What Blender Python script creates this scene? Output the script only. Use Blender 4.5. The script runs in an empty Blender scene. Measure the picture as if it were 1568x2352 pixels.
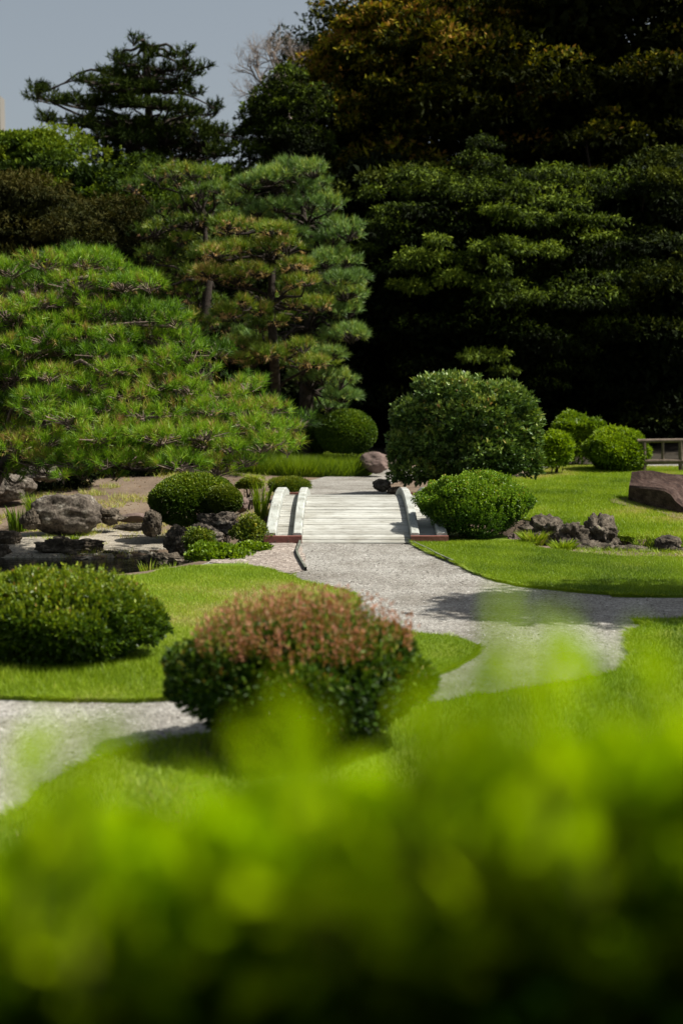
import bpy, math, random
import numpy as np
from mathutils import Vector, noise, geometry
R = math.radians
sc = bpy.context.scene
COL = sc.collection
rs = np.random.RandomState(7)
random.seed(7)

# ------------------------------------------------------------------ camera
CAM_H = 2.05
TH = math.atan(296/3267)
FPX = 50/24*1568
def ray(u, v):
    x = (u-784)/FPX; up = -(v-1176)/FPX
    return np.array([x, math.cos(TH)+up*math.sin(TH), -math.sin(TH)+up*math.cos(TH)])
def G(u, v, z=0.0):
    d = ray(u, v); t = (z-CAM_H)/d[2]
    return np.array([d[0]*t, d[1]*t])
def P(u, v, Y):
    d = ray(u, v); t = Y/d[1]
    return np.array([d[0]*t, Y, CAM_H+d[2]*t])
def pxm(Y): return Y/FPX      # metres per photo unit at depth Y

cam = bpy.data.cameras.new("camera"); co = bpy.data.objects.new("camera", cam); COL.objects.link(co)
co.location = (0, 0, CAM_H); co.rotation_euler = (R(90)-TH, 0, 0)
cam.sensor_fit = 'VERTICAL'; cam.sensor_height = 36; cam.sensor_width = 24; cam.lens = 50
cam.clip_end = 2000; cam.clip_start = 0.05
cam.dof.use_dof = True; cam.dof.focus_distance = 18.0; cam.dof.aperture_fstop = 1.4
sc.camera = co

# ------------------------------------------------------------------ light
SUN_EL, SUN_AZ = R(53), R(95)
w = bpy.data.worlds.new("World"); sc.world = w; w.use_nodes = True
nt = w.node_tree; nt.nodes.clear()
out = nt.nodes.new('ShaderNodeOutputWorld'); bg = nt.nodes.new('ShaderNodeBackground')
sky = nt.nodes.new('ShaderNodeTexSky'); sky.sky_type = 'NISHITA'; sky.sun_disc = False
sky.sun_elevation = SUN_EL; sky.sun_rotation = SUN_AZ; sky.air_density = 1.0; sky.dust_density = 3.0; sky.ozone_density = 1.0
hs = nt.nodes.new('ShaderNodeHueSaturation'); hs.inputs['Saturation'].default_value = 0.5; hs.inputs['Hue'].default_value = 0.485
nt.links.new(sky.outputs[0], hs.inputs['Color']); nt.links.new(hs.outputs[0], bg.inputs[0]); nt.links.new(bg.outputs[0], out.inputs[0])
bg.inputs[1].default_value = 0.06
sl = bpy.data.lights.new("sun", 'SUN'); sl.energy = 5.0; sl.angle = R(0.53); sl.color = (1.0, 0.94, 0.83)
so = bpy.data.objects.new("sun", sl); COL.objects.link(so)
sd = Vector((math.cos(SUN_EL)*math.sin(SUN_AZ), math.cos(SUN_EL)*math.cos(SUN_AZ), math.sin(SUN_EL)))
so.rotation_euler = sd.to_track_quat('Z', 'Y').to_euler(); so.location = (10, 10, 30)
sc.view_settings.view_transform = 'Standard'; sc.view_settings.look = 'None'
sc.view_settings.exposure = 0.82; sc.view_settings.gamma = 1.0
try:
    sc.cycles.max_bounces = 6; sc.cycles.transparent_max_bounces = 4
except Exception: pass

# ------------------------------------------------------------------ materials
def new_mat(name):
    m = bpy.data.materials.new(name); m.use_nodes = True; n = m.node_tree.nodes; n.clear()
    o = n.new('ShaderNodeOutputMaterial'); return m, m.node_tree, o
def ramp(nt, fac, stops):
    r = nt.nodes.new('ShaderNodeValToRGB'); e = r.color_ramp.elements
    while len(e) < len(stops): e.new(0.5)
    for el, (p, c) in zip(e, stops): el.position = p; el.color = (*c, 1)
    nt.links.new(fac, r.inputs[0]); return r.outputs[0]
def noise_fac(nt, scale, detail=4, rough=0.55, coord='Object', stretch=None):
    tc = nt.nodes.new('ShaderNodeTexCoord'); no = nt.nodes.new('ShaderNodeTexNoise')
    no.inputs['Scale'].default_value = scale; no.inputs['Detail'].default_value = detail; no.inputs['Roughness'].default_value = rough
    src = tc.outputs[coord]
    if stretch:
        mp = nt.nodes.new('ShaderNodeMapping'); mp.inputs['Scale'].default_value = stretch
        nt.links.new(src, mp.inputs[0]); src = mp.outputs[0]
    nt.links.new(src, no.inputs['Vector']); return no.outputs['Fac']
def mixc(nt, a, b, f, mode='MIX'):
    m = nt.nodes.new('ShaderNodeMix'); m.data_type = 'RGBA'; m.blend_type = mode
    for sock, v in ((m.inputs['A'], a), (m.inputs['B'], b)):
        if isinstance(v, tuple): [setattr(s, 'default_value', (*v, 1)) for s in [m.inputs[6] if sock is m.inputs['A'] else m.inputs[7]]]
    ia, ib = m.inputs[6], m.inputs[7]
    if not isinstance(a, tuple): nt.links.new(a, ia)
    if not isinstance(b, tuple): nt.links.new(b, ib)
    if isinstance(f, float): m.inputs[0].default_value = f
    else: nt.links.new(f, m.inputs[0])
    return m.outputs[2]
def leaf_mat(name, stops, trans=0.3, rough=0.5, spec=0.3, tcol=(1.2, 1.15, 0.5)):
    m, nt, o = new_mat(name)
    at = nt.nodes.new('ShaderNodeAttribute'); at.attribute_name = 'tint'
    col = ramp(nt, at.outputs['Fac'], stops)
    pb = nt.nodes.new('ShaderNodeBsdfPrincipled'); pb.inputs['Roughness'].default_value = rough
    pb.inputs['Specular IOR Level'].default_value = spec
    nt.links.new(col, pb.inputs['Base Color'])
    tr = nt.nodes.new('ShaderNodeBsdfTranslucent')
    nt.links.new(mixc(nt, col, tcol, 1.0, 'MULTIPLY'), tr.inputs[0])
    mx = nt.nodes.new('ShaderNodeMixShader'); mx.inputs[0].default_value = trans
    nt.links.new(pb.outputs[0], mx.inputs[1]); nt.links.new(tr.outputs[0], mx.inputs[2]); nt.links.new(mx.outputs[0], o.inputs[0])
    return m
def surf_mat(name, layers, rough=0.9, bump=None, spec=0.2):
    """layers: list of (scale, detail, stops, stretch) multiplied together; bump: (scale, strength, dist)"""
    m, nt, o = new_mat(name)
    pb = nt.nodes.new('ShaderNodeBsdfPrincipled'); pb.inputs['Roughness'].default_value = rough
    pb.inputs['Specular IOR Level'].default_value = spec
    col = None
    for (s, d, stops, st) in layers:
        c = ramp(nt, noise_fac(nt, s, d, 0.6, 'Object', st), stops)
        col = c if col is None else mixc(nt, col, c, 1.0, 'MULTIPLY')
    nt.links.new(col, pb.inputs['Base Color'])
    if bump:
        b = nt.nodes.new('ShaderNodeBump'); b.inputs['Strength'].default_value = bump[1]; b.inputs['Distance'].default_value = bump[2]
        nt.links.new(noise_fac(nt, bump[0], 6, 0.65, 'Object', bump[3] if len(bump) > 3 else None), b.inputs['Height']); nt.links.new(b.outputs[0], pb.inputs['Normal'])
    nt.links.new(pb.outputs[0], o.inputs[0]); return m
def surf_mat_t(name, *a, **k):
    m = surf_mat(name, *a, **k); nt = m.node_tree
    pb = [n for n in nt.nodes if n.type == 'BSDF_PRINCIPLED'][0]; l = pb.inputs['Base Color'].links[0]; src = l.from_socket
    at = nt.nodes.new('ShaderNodeAttribute'); at.attribute_name = 'tint'
    nt.links.new(mixc(nt, src, ramp(nt, at.outputs['Fac'], [(0.0, (0.80, 0.79, 0.77)), (0.5, (1.0, 1.0, 1.0)), (1.0, (1.12, 1.12, 1.12))]), 1.0, 'MULTIPLY'), pb.inputs['Base Color'])
    return m
def gravel_mat(name, dark, mid, light, cell=55, patch=((0.3, (0.75,)*3), (0.7, (1.1,)*3))):
    m, nt, o = new_mat(name)
    pb = nt.nodes.new('ShaderNodeBsdfPrincipled'); pb.inputs['Roughness'].default_value = 0.95; pb.inputs['Specular IOR Level'].default_value = 0.15
    tc = nt.nodes.new('ShaderNodeTexCoord'); v = nt.nodes.new('ShaderNodeTexVoronoi'); v.inputs['Scale'].default_value = cell
    nt.links.new(tc.outputs['Object'], v.inputs['Vector'])
    sp = nt.nodes.new('ShaderNodeSeparateColor'); nt.links.new(v.outputs['Color'], sp.inputs[0])
    c = ramp(nt, sp.outputs[0], [(0.0, dark), (0.35, mid), (0.75, mid), (1.0, light)])
    c = mixc(nt, c, ramp(nt, noise_fac(nt, 1.3, 5), list(patch)), 1.0, 'MULTIPLY')
    c = mixc(nt, c, ramp(nt, noise_fac(nt, 18, 3), [(0.3, (0.8, 0.78, 0.76)), (0.7, (1.1, 1.1, 1.1))]), 1.0, 'MULTIPLY')
    nt.links.new(c, pb.inputs['Base Color'])
    b = nt.nodes.new('ShaderNodeBump'); b.inputs['Strength'].default_value = 0.8; b.inputs['Distance'].default_value = 0.012; b.invert = True
    nt.links.new(v.outputs['Distance'], b.inputs['Height']); nt.links.new(b.outputs[0], pb.inputs['Normal'])
    nt.links.new(pb.outputs[0], o.inputs[0]); return m

M = {}
M['gravel'] = gravel_mat('pale gravel', (0.10, 0.095, 0.088), (0.25, 0.247, 0.235), (0.42, 0.415, 0.40), 62, ((0.32, (0.62, 0.59, 0.55)), (0.62, (1.08, 1.08, 1.06))))
M['gravel_brown'] = gravel_mat('brown gravel', (0.08, 0.065, 0.055), (0.26, 0.225, 0.20), (0.46, 0.42, 0.38), 42)
M['beach'] = gravel_mat('beach gravel', (0.12, 0.11, 0.09), (0.28, 0.255, 0.21), (0.40, 0.38, 0.33), 40)
M['dirt'] = surf_mat('sandy soil', [(0.8, 6, [(0.3, (0.0744, 0.0527, 0.0372)), (0.55, (0.149, 0.112, 0.0806)), (0.75, (0.186, 0.149, 0.105))], None),
                                    (25, 4, [(0.3, (0.7,)*3), (0.7, (1.15,)*3)], None)], bump=(30, 0.6, 0.02))
M['floor'] = surf_mat('forest soil', [(2, 6, [(0.3, (0.012, 0.010, 0.007)), (0.7, (0.035, 0.028, 0.018))], None)], bump=(12, 0.6, 0.04))
M['lawn'] = surf_mat('mown turf', [(1.1, 5, [(0.25, (0.07, 0.13, 0.010)), (0.5, (0.12, 0.19, 0.012)), (0.66, (0.18, 0.21, 0.03)), (0.78, (0.28, 0.24, 0.10))], None),
                                   (60, 3, [(0.3, (0.65,)*3), (0.7, (1.1,)*3)], None)], bump=(80, 0.7, 0.02))
M['grass'] = leaf_mat('grass blades', [(0.0, (0.06, 0.12, 0.008)), (0.4, (0.17, 0.26, 0.008)), (0.75, (0.24, 0.34, 0.016)), (0.92, (0.34, 0.36, 0.05)), (1.0, (0.42, 0.37, 0.16))], 0.35, 0.5)
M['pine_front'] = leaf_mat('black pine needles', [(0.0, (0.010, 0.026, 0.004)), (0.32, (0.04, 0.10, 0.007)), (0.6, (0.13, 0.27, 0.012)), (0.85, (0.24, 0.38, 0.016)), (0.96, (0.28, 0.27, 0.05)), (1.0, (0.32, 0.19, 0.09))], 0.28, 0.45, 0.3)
M['pine_red'] = leaf_mat('yellowing pine needles', [(0, (0.0271, 0.0552, 0.0092)), (0.35, (0.0762, 0.147, 0.0129)), (0.65, (0.169, 0.248, 0.0166)), (0.82, (0.288, 0.276, 0.0368)), (1, (0.474, 0.294, 0.147))], 0.2, 0.5)
M['pine_blue'] = leaf_mat('blue green pine needles', [(0, (0.03, 0.0683, 0.0234)), (0.5, (0.107, 0.195, 0.0507)), (0.8, (0.193, 0.312, 0.0683)), (1, (0.365, 0.39, 0.0585))], 0.2, 0.5)
M['pine_dark'] = leaf_mat('dark pine needles', [(0.0, (0.007, 0.013, 0.003)), (0.6, (0.018, 0.032, 0.005)), (1.0, (0.06, 0.085, 0.008))], 0.06, 0.8, 0.05)
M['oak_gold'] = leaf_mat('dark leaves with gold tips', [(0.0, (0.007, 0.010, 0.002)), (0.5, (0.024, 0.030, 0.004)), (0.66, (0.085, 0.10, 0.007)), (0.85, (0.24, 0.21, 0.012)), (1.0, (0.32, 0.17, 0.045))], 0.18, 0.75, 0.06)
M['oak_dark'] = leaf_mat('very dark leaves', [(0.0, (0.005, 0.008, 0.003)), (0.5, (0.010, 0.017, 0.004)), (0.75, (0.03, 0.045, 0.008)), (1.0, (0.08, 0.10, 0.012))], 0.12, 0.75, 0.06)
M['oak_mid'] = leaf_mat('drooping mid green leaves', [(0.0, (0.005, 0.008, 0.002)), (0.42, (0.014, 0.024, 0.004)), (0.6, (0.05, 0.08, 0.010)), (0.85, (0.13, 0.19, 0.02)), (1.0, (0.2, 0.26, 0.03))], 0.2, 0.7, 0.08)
M['left_green'] = leaf_mat('mid green leaves', [(0, (0.0101, 0.0203, 0.00406)), (0.4, (0.0304, 0.0558, 0.00608)), (0.7, (0.0811, 0.137, 0.0101)), (1, (0.152, 0.203, 0.0152))], 0.25, 0.75, 0.08)
M['left_brown'] = leaf_mat('olive brown foliage', [(0, (0.0125, 0.0146, 0.0052)), (0.5, (0.026, 0.0312, 0.00728)), (1, (0.0572, 0.052, 0.0104))], 0.15, 0.75, 0.08)
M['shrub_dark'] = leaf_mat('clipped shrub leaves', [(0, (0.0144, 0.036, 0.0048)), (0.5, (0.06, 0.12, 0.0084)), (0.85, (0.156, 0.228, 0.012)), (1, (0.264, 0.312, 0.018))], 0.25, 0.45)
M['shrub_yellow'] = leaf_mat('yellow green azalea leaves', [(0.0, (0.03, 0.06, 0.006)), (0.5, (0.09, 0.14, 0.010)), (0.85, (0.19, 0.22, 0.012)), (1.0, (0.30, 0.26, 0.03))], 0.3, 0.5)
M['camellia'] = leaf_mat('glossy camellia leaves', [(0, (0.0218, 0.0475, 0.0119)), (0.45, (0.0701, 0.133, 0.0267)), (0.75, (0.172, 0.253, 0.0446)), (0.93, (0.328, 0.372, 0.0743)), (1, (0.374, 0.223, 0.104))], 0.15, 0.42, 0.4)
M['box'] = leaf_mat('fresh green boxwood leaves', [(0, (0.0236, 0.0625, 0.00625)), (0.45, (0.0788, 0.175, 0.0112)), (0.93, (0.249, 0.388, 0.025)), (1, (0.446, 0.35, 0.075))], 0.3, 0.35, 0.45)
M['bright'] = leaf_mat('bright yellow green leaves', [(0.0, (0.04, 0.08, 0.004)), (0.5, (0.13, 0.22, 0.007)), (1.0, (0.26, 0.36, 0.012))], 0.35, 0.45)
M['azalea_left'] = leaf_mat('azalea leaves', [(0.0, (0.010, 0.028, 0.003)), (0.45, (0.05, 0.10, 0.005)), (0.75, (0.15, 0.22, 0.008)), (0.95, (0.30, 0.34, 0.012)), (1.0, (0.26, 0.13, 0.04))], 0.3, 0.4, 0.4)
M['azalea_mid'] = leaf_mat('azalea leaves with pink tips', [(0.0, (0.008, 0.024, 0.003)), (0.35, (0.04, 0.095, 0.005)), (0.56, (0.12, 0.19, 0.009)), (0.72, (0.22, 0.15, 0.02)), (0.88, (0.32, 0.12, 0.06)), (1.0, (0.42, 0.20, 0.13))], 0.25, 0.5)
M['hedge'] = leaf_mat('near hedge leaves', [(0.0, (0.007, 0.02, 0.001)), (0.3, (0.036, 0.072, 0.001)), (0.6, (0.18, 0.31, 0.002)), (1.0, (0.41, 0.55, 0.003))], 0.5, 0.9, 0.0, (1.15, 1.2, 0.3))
M['bark'] = surf_mat('pine bark', [(14, 5, [(0.3, (0.05, 0.035, 0.028)), (0.7, (0.20, 0.15, 0.125))], (1, 1, .4))], bump=(30, 0.8, 0.02))
M['bark_dark'] = surf_mat('dark bark', [(8, 5, [(0.3, (0.012, 0.009, 0.007)), (0.7, (0.045, 0.035, 0.028))], None)], bump=(20, 0.7, 0.03))
M['twig_pale'] = surf_mat('pale grey twigs', [(8, 3, [(0.3, (0.16, 0.13, 0.11)), (0.7, (0.34, 0.29, 0.25))], None)])
M['rock'] = surf_mat('weathered rock', [(5, 8, [(0.3, (0.045, 0.036, 0.028)), (0.48, (0.11, 0.092, 0.075)), (0.6, (0.16, 0.14, 0.115)), (0.68, (0.30, 0.28, 0.24))], None),
                                        (20, 6, [(0.35, (0.45,)*3), (0.6, (1.1,)*3)], None)], bump=(16, 1.0, 0.05))
M['rock_dark'] = surf_mat('dark volcanic rock', [(5, 8, [(0.3, (0.03, 0.026, 0.02)), (0.5, (0.085, 0.07, 0.052)), (0.63, (0.17, 0.145, 0.115)), (0.7, (0.10, 0.115, 0.04))], None),
                                        (24, 6, [(0.35, (0.45,)*3), (0.6, (1.15,)*3)], None)], bump=(18, 1.0, 0.05))
M['rock_pink'] = surf_mat('pinkish boulder', [(3, 6, [(0.3, (0.075, 0.0562, 0.0488)), (0.7, (0.173, 0.124, 0.109))], None)], bump=(12, 0.6, 0.03))
M['paint'] = surf_mat_t('worn pale paint', [(5, 6, [(0.3, (0.30, 0.305, 0.285)), (0.55, (0.36, 0.367, 0.345)), (0.8, (0.41, 0.415, 0.395))], (0.25, 3.0, 1)),
                                        (30, 5, [(0.33, (0.42, 0.40, 0.37)), (0.45, (1.0,)*3)], (0.25, 2.0, 1)), (2.2, 5, [(0.32, (0.72, 0.70, 0.66)), (0.6, (1.05,)*3)], None)], rough=0.7, bump=(40, 0.35, 0.01, (.1, 2, 1)))
M['paint_kerb'] = surf_mat('worn pale kerb paint', [(3, 6, [(0.3, (0.30, 0.325, 0.31)), (0.6, (0.38, 0.40, 0.38))], (3, 0.5, 1)),
                                        (16, 6, [(0.33, (0.35, 0.30, 0.28)), (0.41, (1.0,)*3)], (3, 0.35, 1)), (3.5, 6, [(0.35, (0.68, 0.66, 0.62)), (0.58, (1.05,)*3)], None)], rough=0.7, bump=(30, 0.3, 0.01))
M['redwood'] = surf_mat('red brown stained timber', [(6, 5, [(0.3, (0.12, 0.048, 0.038)), (0.7, (0.24, 0.10, 0.08))], (0.5, 3, 3))], rough=0.65, bump=(25, 0.4, 0.01))
M['log'] = surf_mat('weathered log', [(4, 7, [(0.3, (0.022, 0.012, 0.009)), (0.5, (0.075, 0.043, 0.034)), (0.7, (0.15, 0.105, 0.085))], (5, .5, 3)),
                                      (26, 6, [(0.35, (0.5,)*3), (0.6, (1.15,)*3)], (4, .35, 3))], rough=0.85, bump=(22, 1.0, 0.05, (4, .4, 4)))
M['rail'] = surf_mat('grey weathered timber', [(9, 5, [(0.3, (0.065, 0.0488, 0.0358)), (0.7, (0.156, 0.124, 0.0975))], None)], bump=(20, 0.5, 0.01))
M['edging'] = surf_mat('greenish edging strip', [(7, 4, [(0.3, (0.05, 0.055, 0.045)), (0.7, (0.16, 0.17, 0.14))], None)])
M['concrete'] = surf_mat('pale tower wall', [(0.1, 3, [(0.3, (0.17, 0.165, 0.15)), (0.7, (0.20, 0.19, 0.175))], None)])
M['glass'] = surf_mat('dark window glass', [(0.5, 2, [(0.3, (0.05, 0.055, 0.06)), (0.7, (0.09, 0.095, 0.1))], None)], rough=0.15, spec=0.6)
# water
m, nt, o = new_mat('pond water'); pb = nt.nodes.new('ShaderNodeBsdfPrincipled')
pb.inputs['Base Color'].default_value = (0.012, 0.014, 0.010, 1); pb.inputs['Roughness'].default_value = 0.03; pb.inputs['IOR'].default_value = 1.33
b = nt.nodes.new('ShaderNodeBump'); b.inputs['Strength'].default_value = 0.25; b.inputs['Distance'].default_value = 0.02
nt.links.new(noise_fac(nt, 5, 3, .5, 'Object', (1, 3, 1)), b.inputs['Height']); nt.links.new(b.outputs[0], pb.inputs['Normal']); nt.links.new(pb.outputs[0], o.inputs[0]); M['water'] = m

# ------------------------------------------------------------------ mesh helpers
def unit(a): return a/np.maximum(np.linalg.norm(a, axis=-1, keepdims=True), 1e-9)
class MB:
    def __init__(s): s.v = []; s.f = []; s.t = []; s.m = []; s.n = 0
    def add(s, V, F, tint=0.5, m=0):
        V = np.asarray(V, float).reshape(-1, 3); F = np.asarray(F, int)
        s.v.append(V); s.f.append(F+s.n); s.n += len(V)
        s.t.append(np.broadcast_to(np.asarray(tint, float), (len(F),)).copy()); s.m.append(np.full(len(F), m)); return s
    def build(s, name, mat, parent=None, smooth=False, mat2=None):
        me = bpy.data.meshes.new(name)
        V = np.concatenate(s.v)
        base = np.array(parent.location) if parent else np.zeros(3)
        p = parent
        if p is not None and p.parent is not None: base = base + np.array(p.parent.location)
        V = V-base
        loops = np.concatenate([f.ravel() for f in s.f]); tot = np.concatenate([np.full(len(f), f.shape[1]) for f in s.f])
        me.vertices.add(len(V)); me.vertices.foreach_set('co', V.ravel().astype(np.float32))
        me.loops.add(len(loops)); me.loops.foreach_set('vertex_index', loops.astype(np.int32))
        st = np.concatenate([[0], np.cumsum(tot)[:-1]])
        me.polygons.add(len(tot)); me.polygons.foreach_set('loop_start', st.astype(np.int32)); me.polygons.foreach_set('loop_total', tot.astype(np.int32))
        a = me.attributes.new('tint', 'FLOAT', 'FACE'); a.data.foreach_set('value', np.clip(np.concatenate(s.t), 0.002, 0.998).astype(np.float32))
        me.materials.append(mat)
        if mat2: me.materials.append(mat2); me.polygons.foreach_set('material_index', np.concatenate(s.m).astype(np.int32))
        me.update(calc_edges=True)
        if smooth: me.shade_smooth()
        else: me.shade_flat()
        o = bpy.data.objects.new(name, me); COL.objects.link(o)
        if parent: o.parent = parent
        return o
def tag(o, label=None, cat=None, group=None, kind=None):
    for k, v in (('label', label), ('category', cat), ('group', group), ('kind', kind)):
        if v: o[k] = v
    return o
def thing(name, label, cat, loc, group=None):
    o = bpy.data.objects.new(name, None); COL.objects.link(o); o.location = [float(c) for c in loc]; o.empty_display_size = 0.2
    return tag(o, label, cat, group)
BOXF = np.array([[0, 3, 2, 1], [4, 5, 6, 7], [0, 1, 5, 4], [1, 2, 6, 5], [2, 3, 7, 6], [3, 0, 4, 7]])
def box(mb, x0, x1, y0, y1, z0, z1, tint=.5):
    mb.add([[x0, y0, z0], [x1, y0, z0], [x1, y1, z0], [x0, y1, z0], [x0, y0, z1], [x1, y0, z1], [x1, y1, z1], [x0, y1, z1]], BOXF, tint)
def tube(mb, pts, rad, n=7, tint=.5, cap=True):
    pts = np.asarray(pts, float); k = len(pts); rad = np.atleast_1d(np.asarray(rad, float)); rad = np.interp(np.linspace(0, 1, k), np.linspace(0, 1, len(rad)), rad)
    T = unit(np.gradient(pts, axis=0)); ref = np.array([0.3, 0.9, 0.2]) if abs(T[0][1]) < .8 else np.array([0.9, .1, .2])
    A = unit(np.cross(T, ref)); B = np.cross(T, A)
    an = np.arange(n)*2*math.pi/n
    V = pts[:, None]+rad[:, None, None]*(np.cos(an)[None, :, None]*A[:, None]+np.sin(an)[None, :, None]*B[:, None])
    i = np.arange(k-1)[:, None]*n; j = np.arange(n)[None]; j2 = (j+1) % n
    F = np.stack([i+j, i+j2, i+n+j2, i+n+j], -1).reshape(-1, 4)
    mb.add(V.reshape(-1, 3), F, tint)
    if cap:
        V2 = np.concatenate([V[-1], pts[-1:]]); mb.add(V2, [[q, (q+1) % n, n] for q in range(n)], tint)
        V2 = np.concatenate([V[0], pts[:1]]); mb.add(V2, [[(q+1) % n, q, n] for q in range(n)], tint)
def sticks(mb, A, B, r0, r1=None, tint=.5, m=0):
    A = np.asarray(A); B = np.asarray(B); n = len(A); r1 = r0*.5 if r1 is None else r1
    T = unit(B-A); X = unit(np.cross(T, rs.randn(n, 3))); Y = np.cross(T, X)
    V = np.zeros((n, 6, 3))
    for q in range(3):
        c, s_ = math.cos(q*2.0944), math.sin(q*2.0944); off = c*X+s_*Y
        V[:, q] = A+off*r0; V[:, 3+q] = B+off*r1
    b = (np.arange(n)*6)[:, None]
    F = np.concatenate([b+np.array([q, (q+1) % 3, 3+(q+1) % 3, 3+q]) for q in range(3)])
    mb.add(V.reshape(-1, 3), F, tint, m)
def wiggle(a, b, n=6, amp=.1, seed=0, sag=0):
    r = np.random.RandomState(seed % (2**31)); a = np.asarray(a, float); b = np.asarray(b, float); n = max(n, 9)
    t = np.linspace(0, 1, n)[:, None]; ln = np.linalg.norm(b-a)
    p = a+(b-a)*t+sum(r.randn(1, 3)*np.sin(t*math.pi*k)*amp*ln*1.3/k for k in (1, 2, 3, 4))
    p[:, 2] -= sag*np.sin(t[:, 0]*math.pi); return p
class Lump:
    def __init__(s, seed, freq=3, n=14):
        r = np.random.RandomState(seed); s.k = r.randn(n, 3)*freq; s.p = r.rand(n)*6.28; s.n = n
    def __call__(s, X): return np.sin(X@s.k.T+s.p).sum(1)/math.sqrt(s.n)
def leaves(mb, Pt, D, K, L, W, spread=.8, droop=0., tint=.5, tvar=.15, lj=.25, hexa=False, back=0.):
    n = len(Pt); Pt = np.repeat(Pt, K, 0); D = np.repeat(D, K, 0); ti = np.repeat(np.broadcast_to(tint, (n,)), K)
    N = n*K; d = unit(D+spread*rs.randn(N, 3)+np.array([0, 0, -droop])); Ls = L*(1+lj*rs.randn(N)).clip(.5, 1.7)
    side = unit(np.cross(d, np.array([0, 0, 1.])+.7*rs.randn(N, 3))); nn = np.cross(side, d)
    Ls = Ls[:, None]; w2 = Ls*(W/L)/2
    b0 = Pt-d*back*Ls
    if hexa:
        V = np.stack([b0, b0+d*Ls*.3+side*w2*.8+nn*w2*.2, b0+d*Ls*.65+side*w2*.85+nn*w2*.15, b0+d*Ls-nn*w2*.3, b0+d*Ls*.65-side*w2*.85+nn*w2*.15, b0+d*Ls*.3-side*w2*.8+nn*w2*.2], 1)
        F = np.arange(N*6).reshape(N, 6)
    else:
        V = np.stack([b0, b0+d*Ls*.5+side*w2+nn*w2*.3, b0+d*Ls, b0+d*Ls*.5-side*w2+nn*w2*.3], 1)
        F = np.arange(N*4).reshape(N, 4)
    mb.add(V.reshape(-1, 3), F, ti+tvar*rs.randn(N))
def needles(mb, Pt, D, K, L, w_, spread=.55, tint=.5, tvar=.1, shoot=.05):
    n = len(Pt); Pt = np.repeat(Pt, K, 0); D = np.repeat(D, K, 0); ti = np.repeat(np.broadcast_to(tint, (n,)), K); N = n*K
    base = Pt+D*(rs.rand(N, 1)-.5)*shoot*2
    d = unit(D+spread*rs.randn(N, 3)); s_ = unit(np.cross(d, rs.randn(N, 3)))*w_/2
    Ls = (L*(1+.2*rs.randn(N)).clip(.5, 1.5))[:, None]
    V = np.stack([base-s_, base+s_, base+d*Ls], 1)
    mb.add(V.reshape(-1, 3), np.arange(N*3).reshape(N, 3), ti+tvar*rs.randn(N))
def shell(c, r, n, seed=0, zmin=-.3, depth=.2, lump=.12, lf=2.5):
    """points and outward normals through the outer shell of a lumpy ellipsoid"""
    d = unit(rs.randn(int(n*2.2), 3)); d = d[d[:, 2] > zmin][:n]
    L_ = Lump(seed, lf); rr = 1+lump*L_(d)-depth*rs.rand(len(d))**1.3
    r = np.asarray(r, float); return np.asarray(c)+d*r*rr[:, None], unit(d/r)

# ------------------------------------------------------------------ terrain
def sstep(a, b, x):
    t = np.clip((x-a)/(b-a), 0, 1); return t*t*(3-2*t)
CH = [((-40, 17.5), (-4.6, 17.5), 2.75, 2.75), ((-4.6, 17.5), (-3.1, 18.4), 2.75, 1.6), ((-3.1, 18.4), (-1.3, 20.6), 1.6, .8), ((-1.3, 20.6), (0.6, 21.2), .8, .8),
      ((.6, 21.2), (2.2, 20.4), .8, .6), ((2.2, 20.4), (3.2, 18.0), .6, .5), ((3.2, 18.0), (5., 17.25), .5, .5), ((5., 17.25), (12, 16.9), .5, .6), ((12, 16.9), (40, 17), .6, .6)]
TL = Lump(3, .5); TL2 = Lump(5, 1.6)
def H(x, y):
    x = np.asarray(x, float); y = np.asarray(y, float)
    q = np.full(np.broadcast(x, y).shape, 9.)
    for (a, b, r0, r1) in CH:
        ax, ay = a; bx, by = b; dx, dy = bx-ax, by-ay
        t = np.clip(((x-ax)*dx+(y-ay)*dy)/(dx*dx+dy*dy), 0, 1)
        q = np.minimum(q, np.hypot(x-ax-t*dx, y-ay-t*dy)/(r0+(r1-r0)*t))
    z = -0.85*(1-sstep(.72, 1.16, q))
    beach = (1-sstep(-2.4, -1.2, x))*sstep(18, 19, y)*(1-sstep(22.6, 27.5, y))
    z = np.minimum(z, -.38*beach)
    z = z+.45*(1-sstep(2, 5, y))
    z = z+1.4*sstep(37, 60, y)+ .25*sstep(26, 31, y)*(1-sstep(-4, -.5, x))
    X = np.stack([x.ravel(), y.ravel(), 0*x.ravel()], 1)
    z = z+(.02*TL(X)+.008*TL2(X)).reshape(z.shape)*sstep(4, 7, y)*sstep(.9, 1.4, q)
    return z
def h(x, y): return float(H(np.array([x]), np.array([y]))[0])

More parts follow.
